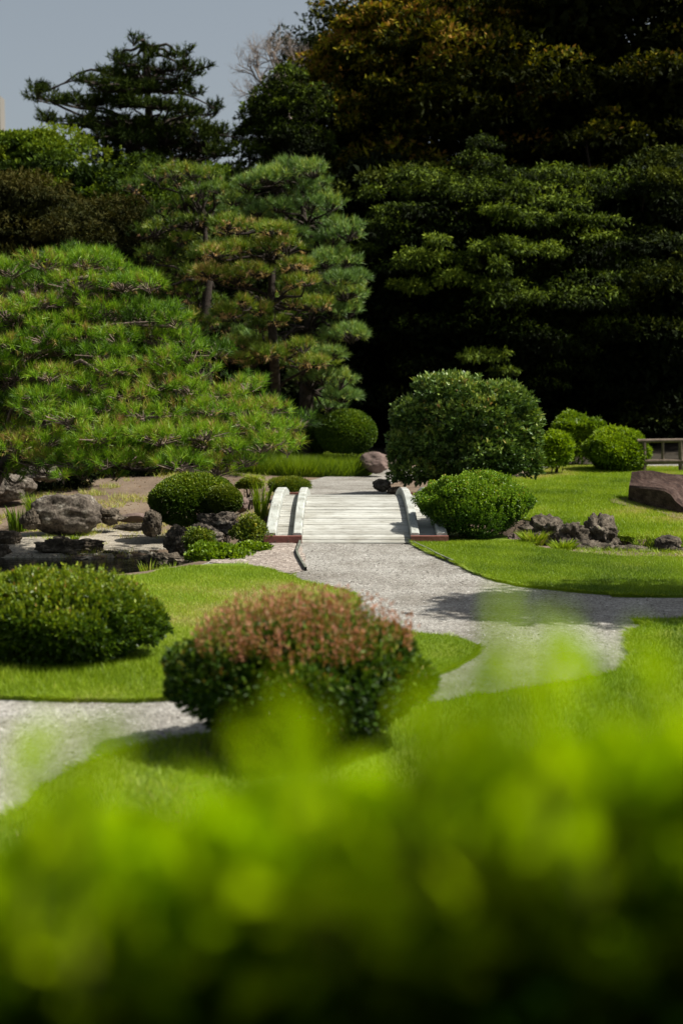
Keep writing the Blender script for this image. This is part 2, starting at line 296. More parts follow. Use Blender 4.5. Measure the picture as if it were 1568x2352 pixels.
def grid_sheet(name, xs, ys, off, mat):
    X, Y = np.meshgrid(xs, ys); Z = H(X, Y)+off
    nx = len(xs); V = np.stack([X, Y, Z], -1).reshape(-1, 3)
    i, j = np.meshgrid(np.arange(len(ys)-1), np.arange(nx-1), indexing='ij'); b_ = (i*nx+j).ravel()
    mb = MB(); mb.add(V, np.stack([b_, b_+1, b_+nx+1, b_+nx], -1)); o = mb.build(name, mat, smooth=True); tag(o, kind='structure'); return o
def L(a, b, s): return np.arange(a, b, s)
grid_sheet('ground', np.concatenate([np.linspace(-300, -14, 24)[:-1], L(-14, 14, .2), np.linspace(14, 300, 24)]),
           np.concatenate([np.linspace(-60, 1, 12)[:-1], L(1, 34, .2), L(34, 62, 1), np.linspace(62, 600, 24)]), 0, M['dirt'])
grid_sheet('forest_floor', np.concatenate([np.linspace(-80, -10, 12), L(-9, 30, 1.), np.linspace(30, 80, 10)]),
           np.concatenate([L(35.5, 62, 1), np.linspace(62, 120, 12)]), .03, M['floor'])

def inside(poly, x, y):
    r = np.zeros(len(x), bool); n = len(poly)
    for i in range(n):
        x0, y0 = poly[i]; x1, y1 = poly[(i+1) % n]
        if y0 == y1: continue
        c = ((y0 > y) != (y1 > y)) & (x < (x1-x0)*(y-y0)/(y1-y0)+x0); r ^= c
    return r
def smooth_poly(pts, step=.12, jit=.0, seed=0):
    pts = np.asarray(pts, float); n = len(pts); out_ = []; r = np.random.RandomState(seed)
    for i in range(n):
        p0, p1, p2, p3 = pts[i-1], pts[i], pts[(i+1) % n], pts[(i+2) % n]
        m_ = max(1, min(60, int(np.linalg.norm(p2-p1)/step)))
        for t in np.arange(m_)/m_:
            q = .5*((2*p1)+(-p0+p2)*t+(2*p0-5*p1+4*p2-p3)*t*t+(-p0+3*p1-3*p2+p3)*t**3)
            if t > 0 or True: out_.append(q+r.randn(2)*jit)
    return np.array(out_)
def sheet(name, poly, off, mat, cell=.18, skirt=0.):
    poly = [tuple(p) for p in poly]; pa = np.array(poly); n = len(poly)
    x0, y0 = pa.min(0); x1, y1 = pa.max(0)
    gx, gy = np.meshgrid(np.arange(x0, x1, cell), np.arange(y0, y1, cell)); gx = gx.ravel()+.03; gy = gy.ravel()+.03
    k = inside(poly, gx, gy); gx = gx[k]; gy = gy[k]
    vs = [Vector(p) for p in poly]+[Vector((a, b_)) for a, b_ in zip(gx, gy)]
    res = geometry.delaunay_2d_cdt(vs, [(i, (i+1) % n) for i in range(n)], [], 1, 1e-5)
    v2 = np.array([(v[0], v[1]) for v in res[0]]); z = H(v2[:, 0], v2[:, 1])+off
    tri = [f for f in res[2] if len(f) == 3]
    mb = MB(); mb.add(np.column_stack([v2, z]), tri)
    if skirt:
        zp = H(pa[:, 0], pa[:, 1])+off; top = np.column_stack([pa, zp]); bot = top.copy(); bot[:, 2] -= skirt
        i = np.arange(n); j = (i+1) % n; mb.add(np.concatenate([top, bot]), np.stack([i, j, j+n, i+n], 1))
    o = mb.build(name, mat); tag(o, kind='structure'); return o
g = lambda L_: [tuple(G(*p)) for p in L_]

left_lawn = smooth_poly(g([(200, 1620), (380, 1616), (600, 1602), (800, 1592), (900, 1580), (985, 1562), (1040, 1545), (1093, 1512), (1090, 1495), (1060, 1480), (1000, 1470), (905, 1457),
      (845, 1442), (806, 1415), (822, 1390), (812, 1373), (760, 1355), (700, 1343), (640, 1320), (560, 1303), (470, 1304), (380, 1316), (300, 1332)])+[(-3.4, 14.7), (-8, 14.9), (-8, 8.9), (-3, 9.0)], .1, .008, 1)
front_lawn = smooth_poly(g([(0, 1900), (90, 1830), (180, 1780), (300, 1740), (430, 1712), (600, 1680), (800, 1655), (1000, 1630), (1100, 1612), (1310, 1580), (1400, 1560), (1448, 1530), (1443, 1480), (1455, 1448), (1500, 1435), (1568, 1422)])
      + [(8, 12.2), (10, 2.2), (-4, 2.2), (-2.6, 5.2)], .1, .008, 2)
right_lawn = smooth_poly(g([(952, 1257), (1000, 1283), (1060, 1305), (1110, 1327), (1200, 1347), (1300, 1358), (1400, 1366), (1568, 1372)])+[(9, 13.6), (9, 16.0)]
      + g([(1568, 1291), (1400, 1286), (1300, 1276), (1215, 1262)])+[(2.5, 18.1), (2.2, 19.2), (1.35, 19.4), (1.05, 18.4)], .1, .01, 3)
far_lawn = smooth_poly([(3.7, 18.5), (4.3, 17.9), (6, 17.8), (9, 17.75), (12, 22), (13, 33.4), (8, 33.6), (5.2, 33.6), (4.2, 31), (2.6, 29.5), (2.4, 25), (2.7, 21.5), (3.1, 19.6)], .12, .01, 4)
path_poly = smooth_poly([(-7.5, 4.6), (7.5, 4.6), (8, 9), (8, 13.8)]+g([(1568, 1345), (1250, 1325), (1100, 1292), (990, 1256), (945, 1249), (690, 1249), (655, 1252), (600, 1256), (540, 1275), (470, 1296), (400, 1318)])+[(-2.6, 14.4), (-7.5, 14.2)], .15, .006, 5)
path_sheet = sheet('gravel_path', path_poly, .015, M['gravel'], .2)
sheet('far_gravel_path', smooth_poly([(-.62, 23.5), (-.7, 25.5), (-.75, 28), (-.6, 30.2), (.0, 32.3), (1.0, 33.6), (3, 35.0), (6, 35.2), (10, 35.4), (10, 34.0), (5, 33.9), (3.0, 33.0), (1.5, 31.2), (.95, 28.5), (.85, 25.5), (.85, 23.5)], .15, .01, 6), .02, M['gravel'], .25)
sheet('pond_beach', smooth_poly([(-9, 20.2), (-4.4, 20.0), (-3.2, 19.9), (-2.3, 20.5), (-2.4, 21.6), (-3.0, 22.9), (-4.2, 23.4), (-6, 22.6), (-9, 23)], .15, .02, 7), .015, M['beach'], .2)
sheet('dirt_path_patch', smooth_poly(g([(700, 1312), (690, 1260), (655, 1252), (600, 1256), (530, 1276), (478, 1294), (560, 1300), (640, 1316)]), .12, .01, 8), .022, M['gravel_brown'], .2)
for nm, pl, in (('left_lawn', left_lawn), ('front_lawn', front_lawn), ('right_lawn', right_lawn), ('far_lawn', far_lawn)):
    sheet(nm, pl, .045, M['lawn'], .2, .07)
wm = MB(); wm.add([(-60, 14, -.42), (60, 14, -.42), (60, 24, -.42), (-60, 24, -.42)], [[0, 1, 2, 3]]); tag(wm.build('water', M['water']), kind='structure')

PN = Lump(11, .9); PN2 = Lump(12, 3.)
def grass(name, poly, n, hh, wd, seed, region=None, tint=.5, lean=.35, off=.04, mat='grass', hfun=None):
    pa = np.asarray(poly); x0, y0 = pa.min(0); x1, y1 = pa.max(0)
    if region: x0, x1, y0, y1 = max(x0, region[0]), min(x1, region[1]), max(y0, region[2]), min(y1, region[3])
    r = np.random.RandomState(seed); x = x0+(x1-x0)*r.rand(n); y = y0+(y1-y0)*r.rand(n); k = inside(poly, x, y)&(np.abs(x) < .27*y+.5); x = x[k]; y = y[k]; n = len(x)
    z = H(x, y)+off; B = np.column_stack([x, y, z-.01])
    a = r.rand(n)*6.28; s_ = np.column_stack([np.cos(a), np.sin(a), 0*a])*wd/2
    hv = hh*(.6+.8*r.rand(n)); 
    if hfun is not None: hv = hv*hfun(x, y)
    tip = B+np.column_stack([r.randn(n)*lean*hv, r.randn(n)*lean*hv, hv])
    pat = PN(np.column_stack([x, y, 0*x])); p2 = PN2(np.column_stack([x, y, 0*x]))
    mb = MB(); mb.add(np.stack([B-s_, B+s_, tip], 1).reshape(-1, 3), np.arange(n*3).reshape(n, 3), tint+.05+.28*pat+.15*p2+.13*r.randn(n))
    o = mb.build(name, M[mat]); tag(o, 'short bright green grass growing over the lawn', 'grass', kind='stuff'); return o
tall = lambda x, y: 1+1.2*np.exp(-((x+2.2)/1.6)**2-((y-9.7)/.5)**2)
o = grass('grass', left_lawn, 420000, .032, .007, 1, (-4.5, 1.6, 8.8, 15.6), hfun=tall); o['label'] = 'mown grass of the left lawn between the two gravel paths'
o = grass('grass', front_lawn, 200000, .045, .009, 2, (-2.5, 4, 5, 12.6), tint=.42); o['label'] = 'soft grass of the nearest lawn behind the blurred hedge'
o = grass('grass', right_lawn, 260000, .032, .007, 3, (.5, 4.6, 13, 18), tint=.55); o['label'] = 'mown grass strip between the gravel path and the stream rocks'
o = grass('grass', far_lawn, 420000, .05, .011, 4, (2, 9, 17.5, 34), tint=.62); o['label'] = 'sunlit lawn grass rising behind the stream rocks around the log'

def edge_grass(name, label, poly, per, hh, wd, seed, tint=.5):
    pa = np.asarray(poly); nx_ = np.roll(pa, -1, 0); r = np.random.RandomState(seed)
    seg = nx_-pa; ln = np.linalg.norm(seg, axis=1); cnt = np.maximum(1, (ln*per).astype(int)); idx = np.repeat(np.arange(len(pa)), cnt)
    b2 = pa[idx]+seg[idx]*r.rand(len(idx), 1); area = .5*np.sum(pa[:, 0]*nx_[:, 1]-nx_[:, 0]*pa[:, 1]); nrm = np.stack([seg[:, 1], -seg[:, 0]], 1)/ln[:, None]*np.sign(area); nn = nrm[idx]
    k = (np.abs(b2[:, 0]) < .26*b2[:, 1]+.3)&(b2[:, 1] > 5); b2 = b2[k]; nn = nn[k]; n = len(b2)
    cl = .5+.5*np.sin(b2[:, 0]*9+np.sin(b2[:, 1]*7)*2)
    b2 = b2-nn*(.03*r.rand(n, 1)); z = H(b2[:, 0], b2[:, 1])+.035; B = np.column_stack([b2, z]); hv = hh*(.4+.9*r.rand(n))*(.5+cl)
    tip = B+np.column_stack([nn*(hv*(.2+.8*r.rand(n)))[:, None]+.3*hv[:, None]*r.randn(n, 2), hv*(.1+.6*r.rand(n))])
    s_ = unit(np.cross(tip-B, r.randn(n, 3)))*wd/2; mb = MB(); mb.add(np.stack([B-s_, B+s_, tip], 1).reshape(-1, 3), np.arange(n*3).reshape(n, 3), tint+.18*r.randn(n))
    tag(mb.build(name, M['grass']), label, 'grass', kind='stuff')
edge_grass('grass_fringe', 'ragged longer grass fringing the left lawn along the gravel', left_lawn, 900, .05, .006, 51)
edge_grass('grass_fringe', 'ragged longer grass fringing the nearest lawn along the gravel', front_lawn, 900, .06, .007, 52)
edge_grass('grass_fringe', 'ragged longer grass fringing the lawn strip right of the bridge', right_lawn, 900, .05, .007, 53)
edge_grass('grass_fringe', 'ragged grass fringing the far lawn above the stream rocks', far_lawn, 500, .08, .010, 54)
def scatter(name, label, cat, poly, n, s0, s1, mat, seed, flat=.6, off=.015, mask=None):
    pa = np.asarray(poly); x0, y0 = pa.min(0); x1, y1 = pa.max(0); r = np.random.RandomState(seed)
    x = x0+(x1-x0)*r.rand(n); y = y0+(y1-y0)*r.rand(n)**1.3; k = inside(poly, x, y)&(np.abs(x) < .26*y+.3)
    if mask is not None: k &= mask(x, y)
    x = x[k]; y = y[k]; n = len(x); z = H(x, y)+off; s_ = (s0+(s1-s0)*r.rand(n)**2)[:, None, None]
    O = np.array([[1, 0, 0], [0, 1, 0], [-1, 0, 0], [0, -1, 0], [0, 0, 1], [0, 0, -1]], float)[None]+.35*r.randn(n, 6, 3); O[:, :, 2] *= flat
    V = O*s_+np.column_stack([x, y, z])[:, None]; T = np.array([[0, 1, 4], [1, 2, 4], [2, 3, 4], [3, 0, 4], [1, 0, 5], [2, 1, 5], [3, 2, 5], [0, 3, 5]])
    F = (np.arange(n)[:, None, None]*6+T[None]).reshape(-1, 3); mb = MB(); mb.add(V.reshape(-1, 3), F, np.repeat(r.rand(n), 8)); tag(mb.build(name, M[mat]), label, cat, kind='stuff')
M['pebble'] = leaf_mat('loose pebbles', [(0.0, (0.09, 0.08, 0.07)), (0.4, (0.22, 0.21, 0.195)), (0.8, (0.34, 0.33, 0.31)), (1.0, (0.5, 0.49, 0.47))], 0.0, .9, .1)
M['litter'] = leaf_mat('dry litter', [(0.0, (0.05, 0.03, 0.02)), (0.5, (0.14, 0.09, 0.05)), (1.0, (0.26, 0.18, 0.09))], 0.1, .9, .1)
scatter('loose_gravel', 'loose pale pebbles lying over the gravel path', 'gravel', path_poly, 110000, .005, .012, 'pebble', 61)
scatter('leaf_litter', 'scattered brown leaf bits on the paths and bank', 'leaf litter', [(-4, 5), (4, 5), (7, 30), (-6, 30)], 5000, .006, .014, 'litter', 62, .25, .05, lambda x, y: PN(np.column_stack([x, y, 0*x])) > .4)
scatter('bank_stones', 'small stones and grit strewn over the pond bank and slope', 'stones', [(-7, 20), (-2, 20), (-.75, 24), (-1, 30), (-7, 30)], 5000, .006, .02, 'litter', 63, .7, .0)
bank = [(-7, 19.9), (-1.0, 19.5), (-.7, 31), (-8, 31)]
o = grass('bank_grass', bank, 60000, .09, .012, 81, None, .55, .6, 0, hfun=lambda x, y: np.where(PN2(np.column_stack([x, y, 0*x]))+.6*PN(np.column_stack([x, y, 0*x])) > .75, 1., .02)); o['label'] = 'sparse yellowed grass patches on the sandy bank under the pine'
o = grass('bank_grass', [(2.6, 17.0), (3.2, 16.0), (9, 15.8), (9, 18.1), (4.3, 18.2), (3.2, 18.9)], 26000, .055, .009, 82, None, .75, .7, 0); o['label'] = 'dry yellow grass hanging between the stream rocks on the right'

# ------------------------------------------------------------------ rocks
def rock(label, c, r, seed, mat='rock', amp=.28, cat='rock', group=None, name='rock', sub=5, sharp=.5):
    import bmesh
    bm = bmesh.new(); bmesh.ops.create_icosphere(bm, subdivisions=sub, radius=1)
    off = Vector((seed*3.17, seed*1.7, seed*.9)); rr_ = random.Random(seed)
    planes = [(Vector((rr_.gauss(0, 1), rr_.gauss(0, 1), rr_.gauss(0, 1))).normalized(), .62+.3*rr_.random()) for _ in range(9)]
    for v in bm.verts:
        p = v.co.copy()
        for n_, d_ in planes:
            e = p.dot(n_)-d_
            if e > 0: p -= n_*e*sharp*1.5
        q = p.normalized()
        cr_ = 1. if mat == 'rock_dark' else .1
        k = 1+amp*noise.fractal(q*1.6+off, 0.8, 2.1, 5)-amp*cr_*.9*(1-abs(noise.noise(q*2.6+off))*2.2)**3*.5+amp*cr_*.22*noise.fractal(q*7+off, .6, 2.1, 3)
        p *= k
        v.co = Vector((c[0]+p.x*r[0], c[1]+p.y*r[1], c[2]+p.z*r[2]))
    V = np.array([v.co[:] for v in bm.verts]); F = np.array([[l.index for l in f.verts] for f in bm.faces]); bm.free()
    base = np.array([c[0], c[1], c[2]-r[2]*.8])
    mb = MB(); mb.add(V-base, F); o = mb.build(name, M[mat], smooth=True); o.location = base
    return tag(o, label, cat, group)
def rk(label, u, v, w_, h_, Y, seed, mat='rock', amp=.28, **k):
    """rock whose outline is centred on photo point (u, v), w_ x h_ photo units, at depth Y"""
    c = P(u, v, Y); m_ = pxm(Y); return rock(label, c, (w_/2*m_*1.08, min(w_, h_*1.5)/2*m_, h_/2*m_*1.12), seed, mat, amp, **k)
rk('large rounded brown boulder with pale lichen on the beach of the pond', 154, 1180, 158, 84, 22.6, 3, 'rock', .17, name='boulder', cat='boulder')
rk('small dark rock against the left foot of the large lichen boulder', 72, 1195, 44, 46, 22.3, 4, 'rock_dark')
rk('low dark mossy rock against the right foot of the large boulder', 250, 1185, 66, 34, 22.9, 5, 'rock_dark', .35)
rk('flat sandy brown stone on the slope right of the large boulder', 305, 1190, 90, 22, 23.6, 6, 'rock_pink', .15)
rk('long flat mossy stone at the top of the pale beach', 310, 1211, 85, 18, 22.4, 7, 'rock_dark', .15)
rk('craggy mossy rock in the middle of the water edge', 160, 1260, 138, 52, 20.3, 8, 'rock_dark', .34)
rk('small round rock at the water edge right of the craggy rock', 250, 1275, 44, 24, 20.2, 9, 'rock_dark', .3)
rk('low rounded brown rock on the beach at the left edge', 18, 1236, 80, 30, 21.3, 10, 'rock_dark', .2)
rk('dark mossy rock standing in the water at the left edge', 3, 1270, 44, 36, 20.2, 11, 'rock_dark', .25)
rk('low wet stone at the waterline right of the small round rock', 288, 1288, 44, 14, 20.0, 12, 'rock_dark', .25)
rk('wet stone at the waterline nearest the dark hollow rock', 340, 1290, 40, 20, 19.7, 13, 'rock_dark', .3)
rk('flat pale stone at the waterline below the craggy rock', 190, 1284, 60, 10, 19.95, 14, 'rock', .2)
rk('large dark rock at the pond corner below the clipped shrubs', 412, 1243, 66, 62, 18.6, 15, 'rock_dark', .35)
rk('dark wet rock at the pond corner, lowest on the bank', 380, 1287, 76, 34, 18.0, 16, 'rock_dark', .35)
rk('dark boulder under the left end of the dark clipped shrub', 350, 1205, 46, 62, 21.3, 17, 'rock_dark', .18)
rk('crumbly grey rock with lichen in the bank left of the bridge', 500, 1203, 92, 54, 19.7, 18, 'rock', .4)
rk('lower grey rock behind the small azaleas left of the bridge', 468, 1232, 76, 52, 18.9, 19, 'rock', .38)
rk('dark rock in the hollow beside the left bridge kerb', 583, 1216, 52, 50, 20.0, 20, 'rock_dark', .3)
rk('small purple grey stone right of the clipped shrubs', 552, 1158, 34, 36, 22.4, 21, 'rock_pink', .2)
rk('flat pale stone on the bank behind the tall reed clump', 575, 1150, 60, 16, 22.8, 22, 'rock', .2)
rk('smooth reddish boulder beside the far path under the domed shrub', 857, 1062, 66, 44, 31.8, 23, 'rock_pink', .12, name='boulder', cat='boulder')
rk('pale rock at the foot of the large glossy bush by the far path', 876, 1114, 44, 26, 25.6, 24, 'rock', .25)
rk('small stone beside the path end of the bridge under the glossy bush', 905, 1126, 34, 18, 25.0, 25, 'rock_dark', .25)
rk('dark grey rock in shade under the pine at the left edge', 20, 1120, 110, 70, 25.5, 26, 'rock', .2)
rk('pale flat rock in shade behind the reeds at the left', 100, 1085, 90, 40, 26.5, 27, 'rock', .2)
rk('dark jagged rock just right of the round boxwood by the stream', 1250, 1230, 110, 84, 18.3, 30, 'rock_dark', .42)
rk('split dark rock second from the boxwood on the stream bank', 1306, 1240, 78, 84, 18.0, 31, 'rock_dark', .42)
rk('tall jagged dark rock with a grass tuft in its face by the stream', 1376, 1236, 96, 92, 18.2, 32, 'rock_dark', .42)
rk('brown rock low between the two jagged rocks of the stream bank', 1345, 1268, 96, 44, 17.7, 33, 'rock_dark', .35)
rk('flat brown rock right of the tall jagged rock', 1440, 1270, 100, 32, 17.6, 34, 'rock_dark', .2)
rk('rounded mossy stone lying flat by the stream under the right edge', 1502, 1279, 66, 26, 17.6, 35, 'rock_dark', .15)
rk('round mossy rock above the flat stones near the right edge', 1530, 1254, 66, 46, 18.2, 36, 'rock_dark', .15)
rk('half buried brown stone at the right edge of the stream bank', 1572, 1272, 50, 24, 17.8, 37, 'rock_dark', .2)
rk('small reddish rock at the foot of the round boxwood', 1183, 1243, 40, 32, 18.2, 38, 'rock_pink', .3)
rk('flat grey stepping stone set in the lawn beside the path', 1165, 1277, 92, 7, 16.85, 39, 'rock', .1, name='stepping_stone', cat='stepping stone')

# ------------------------------------------------------------------ bridge
BC, BL, BR = 20.85, 2.85, .35
def bz(y): return .03+BR*(1-((y-BC)/BL)**2)
bridge = thing('arched_footbridge', 'low arched wooden footbridge with pale worn planks and thick kerbs across the stream', 'bridge', (0.07, BC, 0))
xw = lambda u: (u-784)/FPX*18.0
XL0, XL1, XL2, XL3 = xw(608), xw(632), xw(672), xw(692)
XR0, XR1 = xw(944), xw(964)
XR2, XR3 = XR1+(XL2-XL1), XR1+(XL2-XL1)+(XL1-XL0)
def deck(x0, x1, seed, name, lift=0.):
    r = np.random.RandomState(seed); mb = MB(); y = BC-BL; pw = .105
    while y < BC+BL-.01:
        y1 = min(y+pw-.006-.004*r.rand(), BC+BL); j = r.randn()*.0016; e0, e1 = r.rand(2)*.006
        za, zb = bz(y)+j+lift, bz(y1)+j+lift
        mb.add([[x0+e0, y, za-.04], [x1-e1, y, za-.04], [x1-e1, y1, zb-.04], [x0+e0, y1, zb-.04], [x0+e0, y, za], [x1-e1, y, za], [x1-e1, y1, zb], [x0+e0, y1, zb]], BOXF, .5+.22*r.randn()-.25*max(0, 1-(y-BC+BL)/.5))
        y += pw
    return mb.build(name, M['paint'], bridge)
deck(XL3, XR0, 1, 'centre_deck')
deck(XL1, XL2, 2, 'side_deck', .0); deck(XR1, XR2, 3, 'side_deck', .0)
def kerb(x0, x1, name='kerb'):
    mb = MB(); n = 40; ys = np.linspace(BC-BL+.02, BC+BL-.02, n); c = .012
    prof = lambda y: [(x0, bz(y)-.16), (x0, bz(y)+.095-c), (x0+c, bz(y)+.095), (x1-c, bz(y)+.095), (x1, bz(y)+.095-c), (x1, bz(y)-.16)]
    V = np.array([[(px, y, pz+.02) for px, pz in prof(y)] for y in ys]); k = 6
    F = [[i*k+j, i*k+(j+1) % k, (i+1)*k+(j+1) % k, (i+1)*k+j] for i in range(n-1) for j in range(k)]
    mb.add(V.reshape(-1, 3), F); mb.add(V[0], [[5, 4, 3, 2, 1, 0]]); mb.add(V[-1], [[0, 1, 2, 3, 4, 5]])
    return mb.build(name, M['paint_kerb'], bridge)
kerb(XL0, XL1); kerb(XL2, XL3); kerb(XR0, XR1); kerb(XR2, XR3)
for (a, b_) in ((XL0-.012, XL3+.004), (XR0-.004, XR3+.012)):
    for (y0, y1, z0, z1) in ((BC-BL-.075, BC-BL+.016, -.01, .118), (BC+BL-.016, BC+BL+.075, .0, .12), (22.86, 22.93, .12, .292)):
        mb = MB(); xa, xb = (a, b_) if y0 < 22 or y0 > 23.5 else ((XL1+.002, XL2-.002) if a < 0 else (XR1+.002, XR2-.002))
        box(mb, xa, xb, y0, y1, z0, z1); mb.build('end_beam' if not 22.8 < y0 < 23 else 'cross_beam', M['redwood'], bridge)
mb = MB()
for xx in (XL0+.03, XL3-.05, XR0+.05, XR3-.03, .07):
    n = 16; ys = np.linspace(BC-BL+.05, BC+BL-.05, n)
    V = np.array([[(xx-.04, y, bz(y)-.32), (xx+.04, y, bz(y)-.32), (xx+.04, y, bz(y)-.165), (xx-.04, y, bz(y)-.165)] for y in ys])
    mb.add(V.reshape(-1, 3), [[i*4+j, i*4+(j+1) % 4, (i+1)*4+(j+1) % 4, (i+1)*4+j] for i in range(n-1) for j in range(4)])
mb.build('girder', M['redwood'], bridge)
# bolt heads on the near beams
for xx in (XL0+.13, XL0+.30, XR0+.14, XR0+.30):
    mb = MB(); tube(mb, [(xx, BC-BL-.083, .055), (xx, BC-BL-.074, .055)], .010, 8); mb.build('bolt', M['rail'], bridge)
# kerb edging of the path
def strip(pts, label):
    pts = np.array(pts); n = len(pts); mb = MB(); t = unit(np.gradient(pts, axis=0)); nn = np.stack([-t[:, 1], t[:, 0]], 1)*.012
    z = H(pts[:, 0], pts[:, 1]); top = z+.06
    V = np.concatenate([np.column_stack([pts-nn, z-.02]), np.column_stack([pts-nn, top]), np.column_stack([pts+nn, top]), np.column_stack([pts+nn, z-.02])])
    i = np.arange(n-1); F = np.concatenate([np.stack([a*n+i, a*n+i+1, b_*n+i+1, b_*n+i], 1) for a, b_ in ((0, 1), (1, 2), (2, 3))])
    mb.add(V, F); tag(mb.build('path_edging', M['edging']), label, 'edging')
strip([G(*p) for p in ((690, 1250), (686, 1262), (681, 1274), (684, 1283), (692, 1296), (698, 1305), (702, 1312))], 'thin grey edging strip curving out of the gravel left of the bridge')
strip([G(*p) for p in ((948, 1253), (965, 1262), (982, 1270), (1000, 1281), (1020, 1290), (1040, 1298))], 'dark edging strip between the gravel and the lawn right of the bridge')

# ------------------------------------------------------------------ shrubs
def shrub(name, label, c, r, n, K, Lf, Wf, mat, seed, zmin=-.35, depth=.22, lump=.1, lf=2.5, spread=.75, tint=.5, tvar=.16, topb=.18, cat='shrub', group=None, ground=None, up=.35, droop=0., stems=9, hexa=False, extra=None, stem_r=.012, stem_mat='bark_dark', lobes=0, lobr=.5, lobuv=()):
    gz = h(c[0], c[1]) if ground is None else ground
    t = thing(name, label, cat, (c[0], c[1], gz), group)
    Pt, N = shell(c, r, n if not lobes else int(n*.6), seed, zmin, depth, lump, lf)
    rl = np.random.RandomState(seed+77)
    for q in range(lobes):
        d = unit(rl.randn(3)); d[2] = abs(d[2])*1.1-.25; d = unit(d); k = lobr*(.75+.5*rl.rand())
        a_, b_ = shell(np.asarray(c)+d*np.asarray(r)*(1.10-k*.85), np.asarray(r)*k, int(n*k*k*.75), seed+q, -.6, depth, lump*1.3, lf)
        o_ = (((a_-np.asarray(c))/np.asarray(r))**2).sum(1) > .8
        Pt = np.concatenate([Pt, a_[o_]]); N = np.concatenate([N, b_[o_]])
    for (lu, lv, la, lb) in lobuv:
        m_ = pxm(c[1]-r[1]*.45); lc = P(lu, lv, c[1]-r[1]*.35); a_, b_ = shell(lc, (la*m_, la*m_*1.1, lb*m_), int(n*la*lb/90000*1.6), seed+int(lu), -.7, depth, lump, lf)
        Pt = np.concatenate([Pt, a_]); N = np.concatenate([N, b_])
    D = unit(N+np.array([0, 0, up])+.25*rs.randn(len(N), 3))
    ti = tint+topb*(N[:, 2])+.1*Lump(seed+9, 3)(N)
    mb = MB(); leaves(mb, Pt, D, K, Lf, Wf, spread, droop, ti, tvar, hexa=hexa)
    # inner leaves close the heart of the bush
    Pi, Ni = shell(c, np.asarray(r)*.74, int(n*.3), seed+1, max(zmin, -.5), .5, lump, lf)
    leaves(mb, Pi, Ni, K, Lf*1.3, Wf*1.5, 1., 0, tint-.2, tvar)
    if extra: extra(mb)
    mb.build('foliage', M[mat], t)
    ms = MB(); rr_ = np.random.RandomState(seed)
    for k in range(stems):
        a = rr_.rand()*6.28; q = .25+.6*rr_.rand()
        top = np.array(c)+np.array([math.cos(a)*r[0]*q, math.sin(a)*r[1]*q, r[2]*(.5-.4*q)])
        bot = np.array([c[0]+math.cos(a)*r[0]*.18, c[1]+math.sin(a)*r[1]*.18, gz-.03])
        tube(ms, wiggle(bot, top, 6, .05, seed*31+k), np.linspace(stem_r, stem_r*.3, 6), 5)
    if stems: ms.build('stem', M[stem_mat], t, True)
    return t
def sh(name, label, u0, u1, v0, v1, Y, n, K, Lf, Wf, mat, seed, ry=None, **k):
    """shrub whose outline spans u0..u1, v0..v1 in the photo, standing at depth Y"""
    c = P((u0+u1)/2, (v0+v1)/2, Y); m_ = pxm(Y); rx = (u1-u0)/2*m_; rz = (v1-v0)/2*m_
    return shrub(name, label, c, (rx, ry or rx*.9, rz), n, K, Lf, Wf, mat, seed, **k)

# left foreground azalea
def up_shoots(c, r, n, Lf, Wf, tb, ln=.09, seed=0, zr=.35, K=9):
    def f(mb):
        rr_ = np.random.RandomState(seed); d = unit(rr_.randn(n*4, 3)); d = d[d[:, 2] > zr][:n]
        A = np.asarray(c)+d*np.asarray(r)*(1+.08*Lump(seed, 2.5)(d))[:, None]; dirs = unit(d*.25+np.array([0, 0, 1.])+.12*rr_.randn(len(d), 3))
        ll = ln*(.4+rr_.rand(len(d)))
        for q in np.linspace(0, 1, 4): leaves(mb, A+dirs*(ll*q)[:, None], dirs, max(2, K//4), Lf, Wf, .5, 0, tb+.1*q, .1)
    return f
c = P(140, 1434, 10.2); r_ = (.64, .56, .36)
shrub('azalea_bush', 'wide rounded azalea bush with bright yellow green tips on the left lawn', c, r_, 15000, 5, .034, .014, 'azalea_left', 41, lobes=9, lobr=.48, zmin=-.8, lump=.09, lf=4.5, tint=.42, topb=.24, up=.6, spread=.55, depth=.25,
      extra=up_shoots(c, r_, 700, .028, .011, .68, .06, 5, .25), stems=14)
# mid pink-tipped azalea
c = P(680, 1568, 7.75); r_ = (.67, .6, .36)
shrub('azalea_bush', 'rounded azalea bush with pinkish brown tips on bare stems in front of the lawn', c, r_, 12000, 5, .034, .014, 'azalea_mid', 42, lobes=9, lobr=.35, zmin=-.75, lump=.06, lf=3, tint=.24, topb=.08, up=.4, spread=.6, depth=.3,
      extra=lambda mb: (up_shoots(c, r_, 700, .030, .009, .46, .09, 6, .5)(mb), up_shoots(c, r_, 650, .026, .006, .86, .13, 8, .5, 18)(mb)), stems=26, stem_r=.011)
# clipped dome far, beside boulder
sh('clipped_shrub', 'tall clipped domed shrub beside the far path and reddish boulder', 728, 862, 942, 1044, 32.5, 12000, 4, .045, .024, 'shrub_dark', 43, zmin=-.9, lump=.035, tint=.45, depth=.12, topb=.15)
sh('clipped_shrub', 'lower clipped shrub tucked between the pine and the domed shrub', 676, 765, 948, 1045, 33.2, 8000, 4, .045, .024, 'shrub_dark', 44, zmin=-.9, lump=.05, tint=.42, depth=.12)
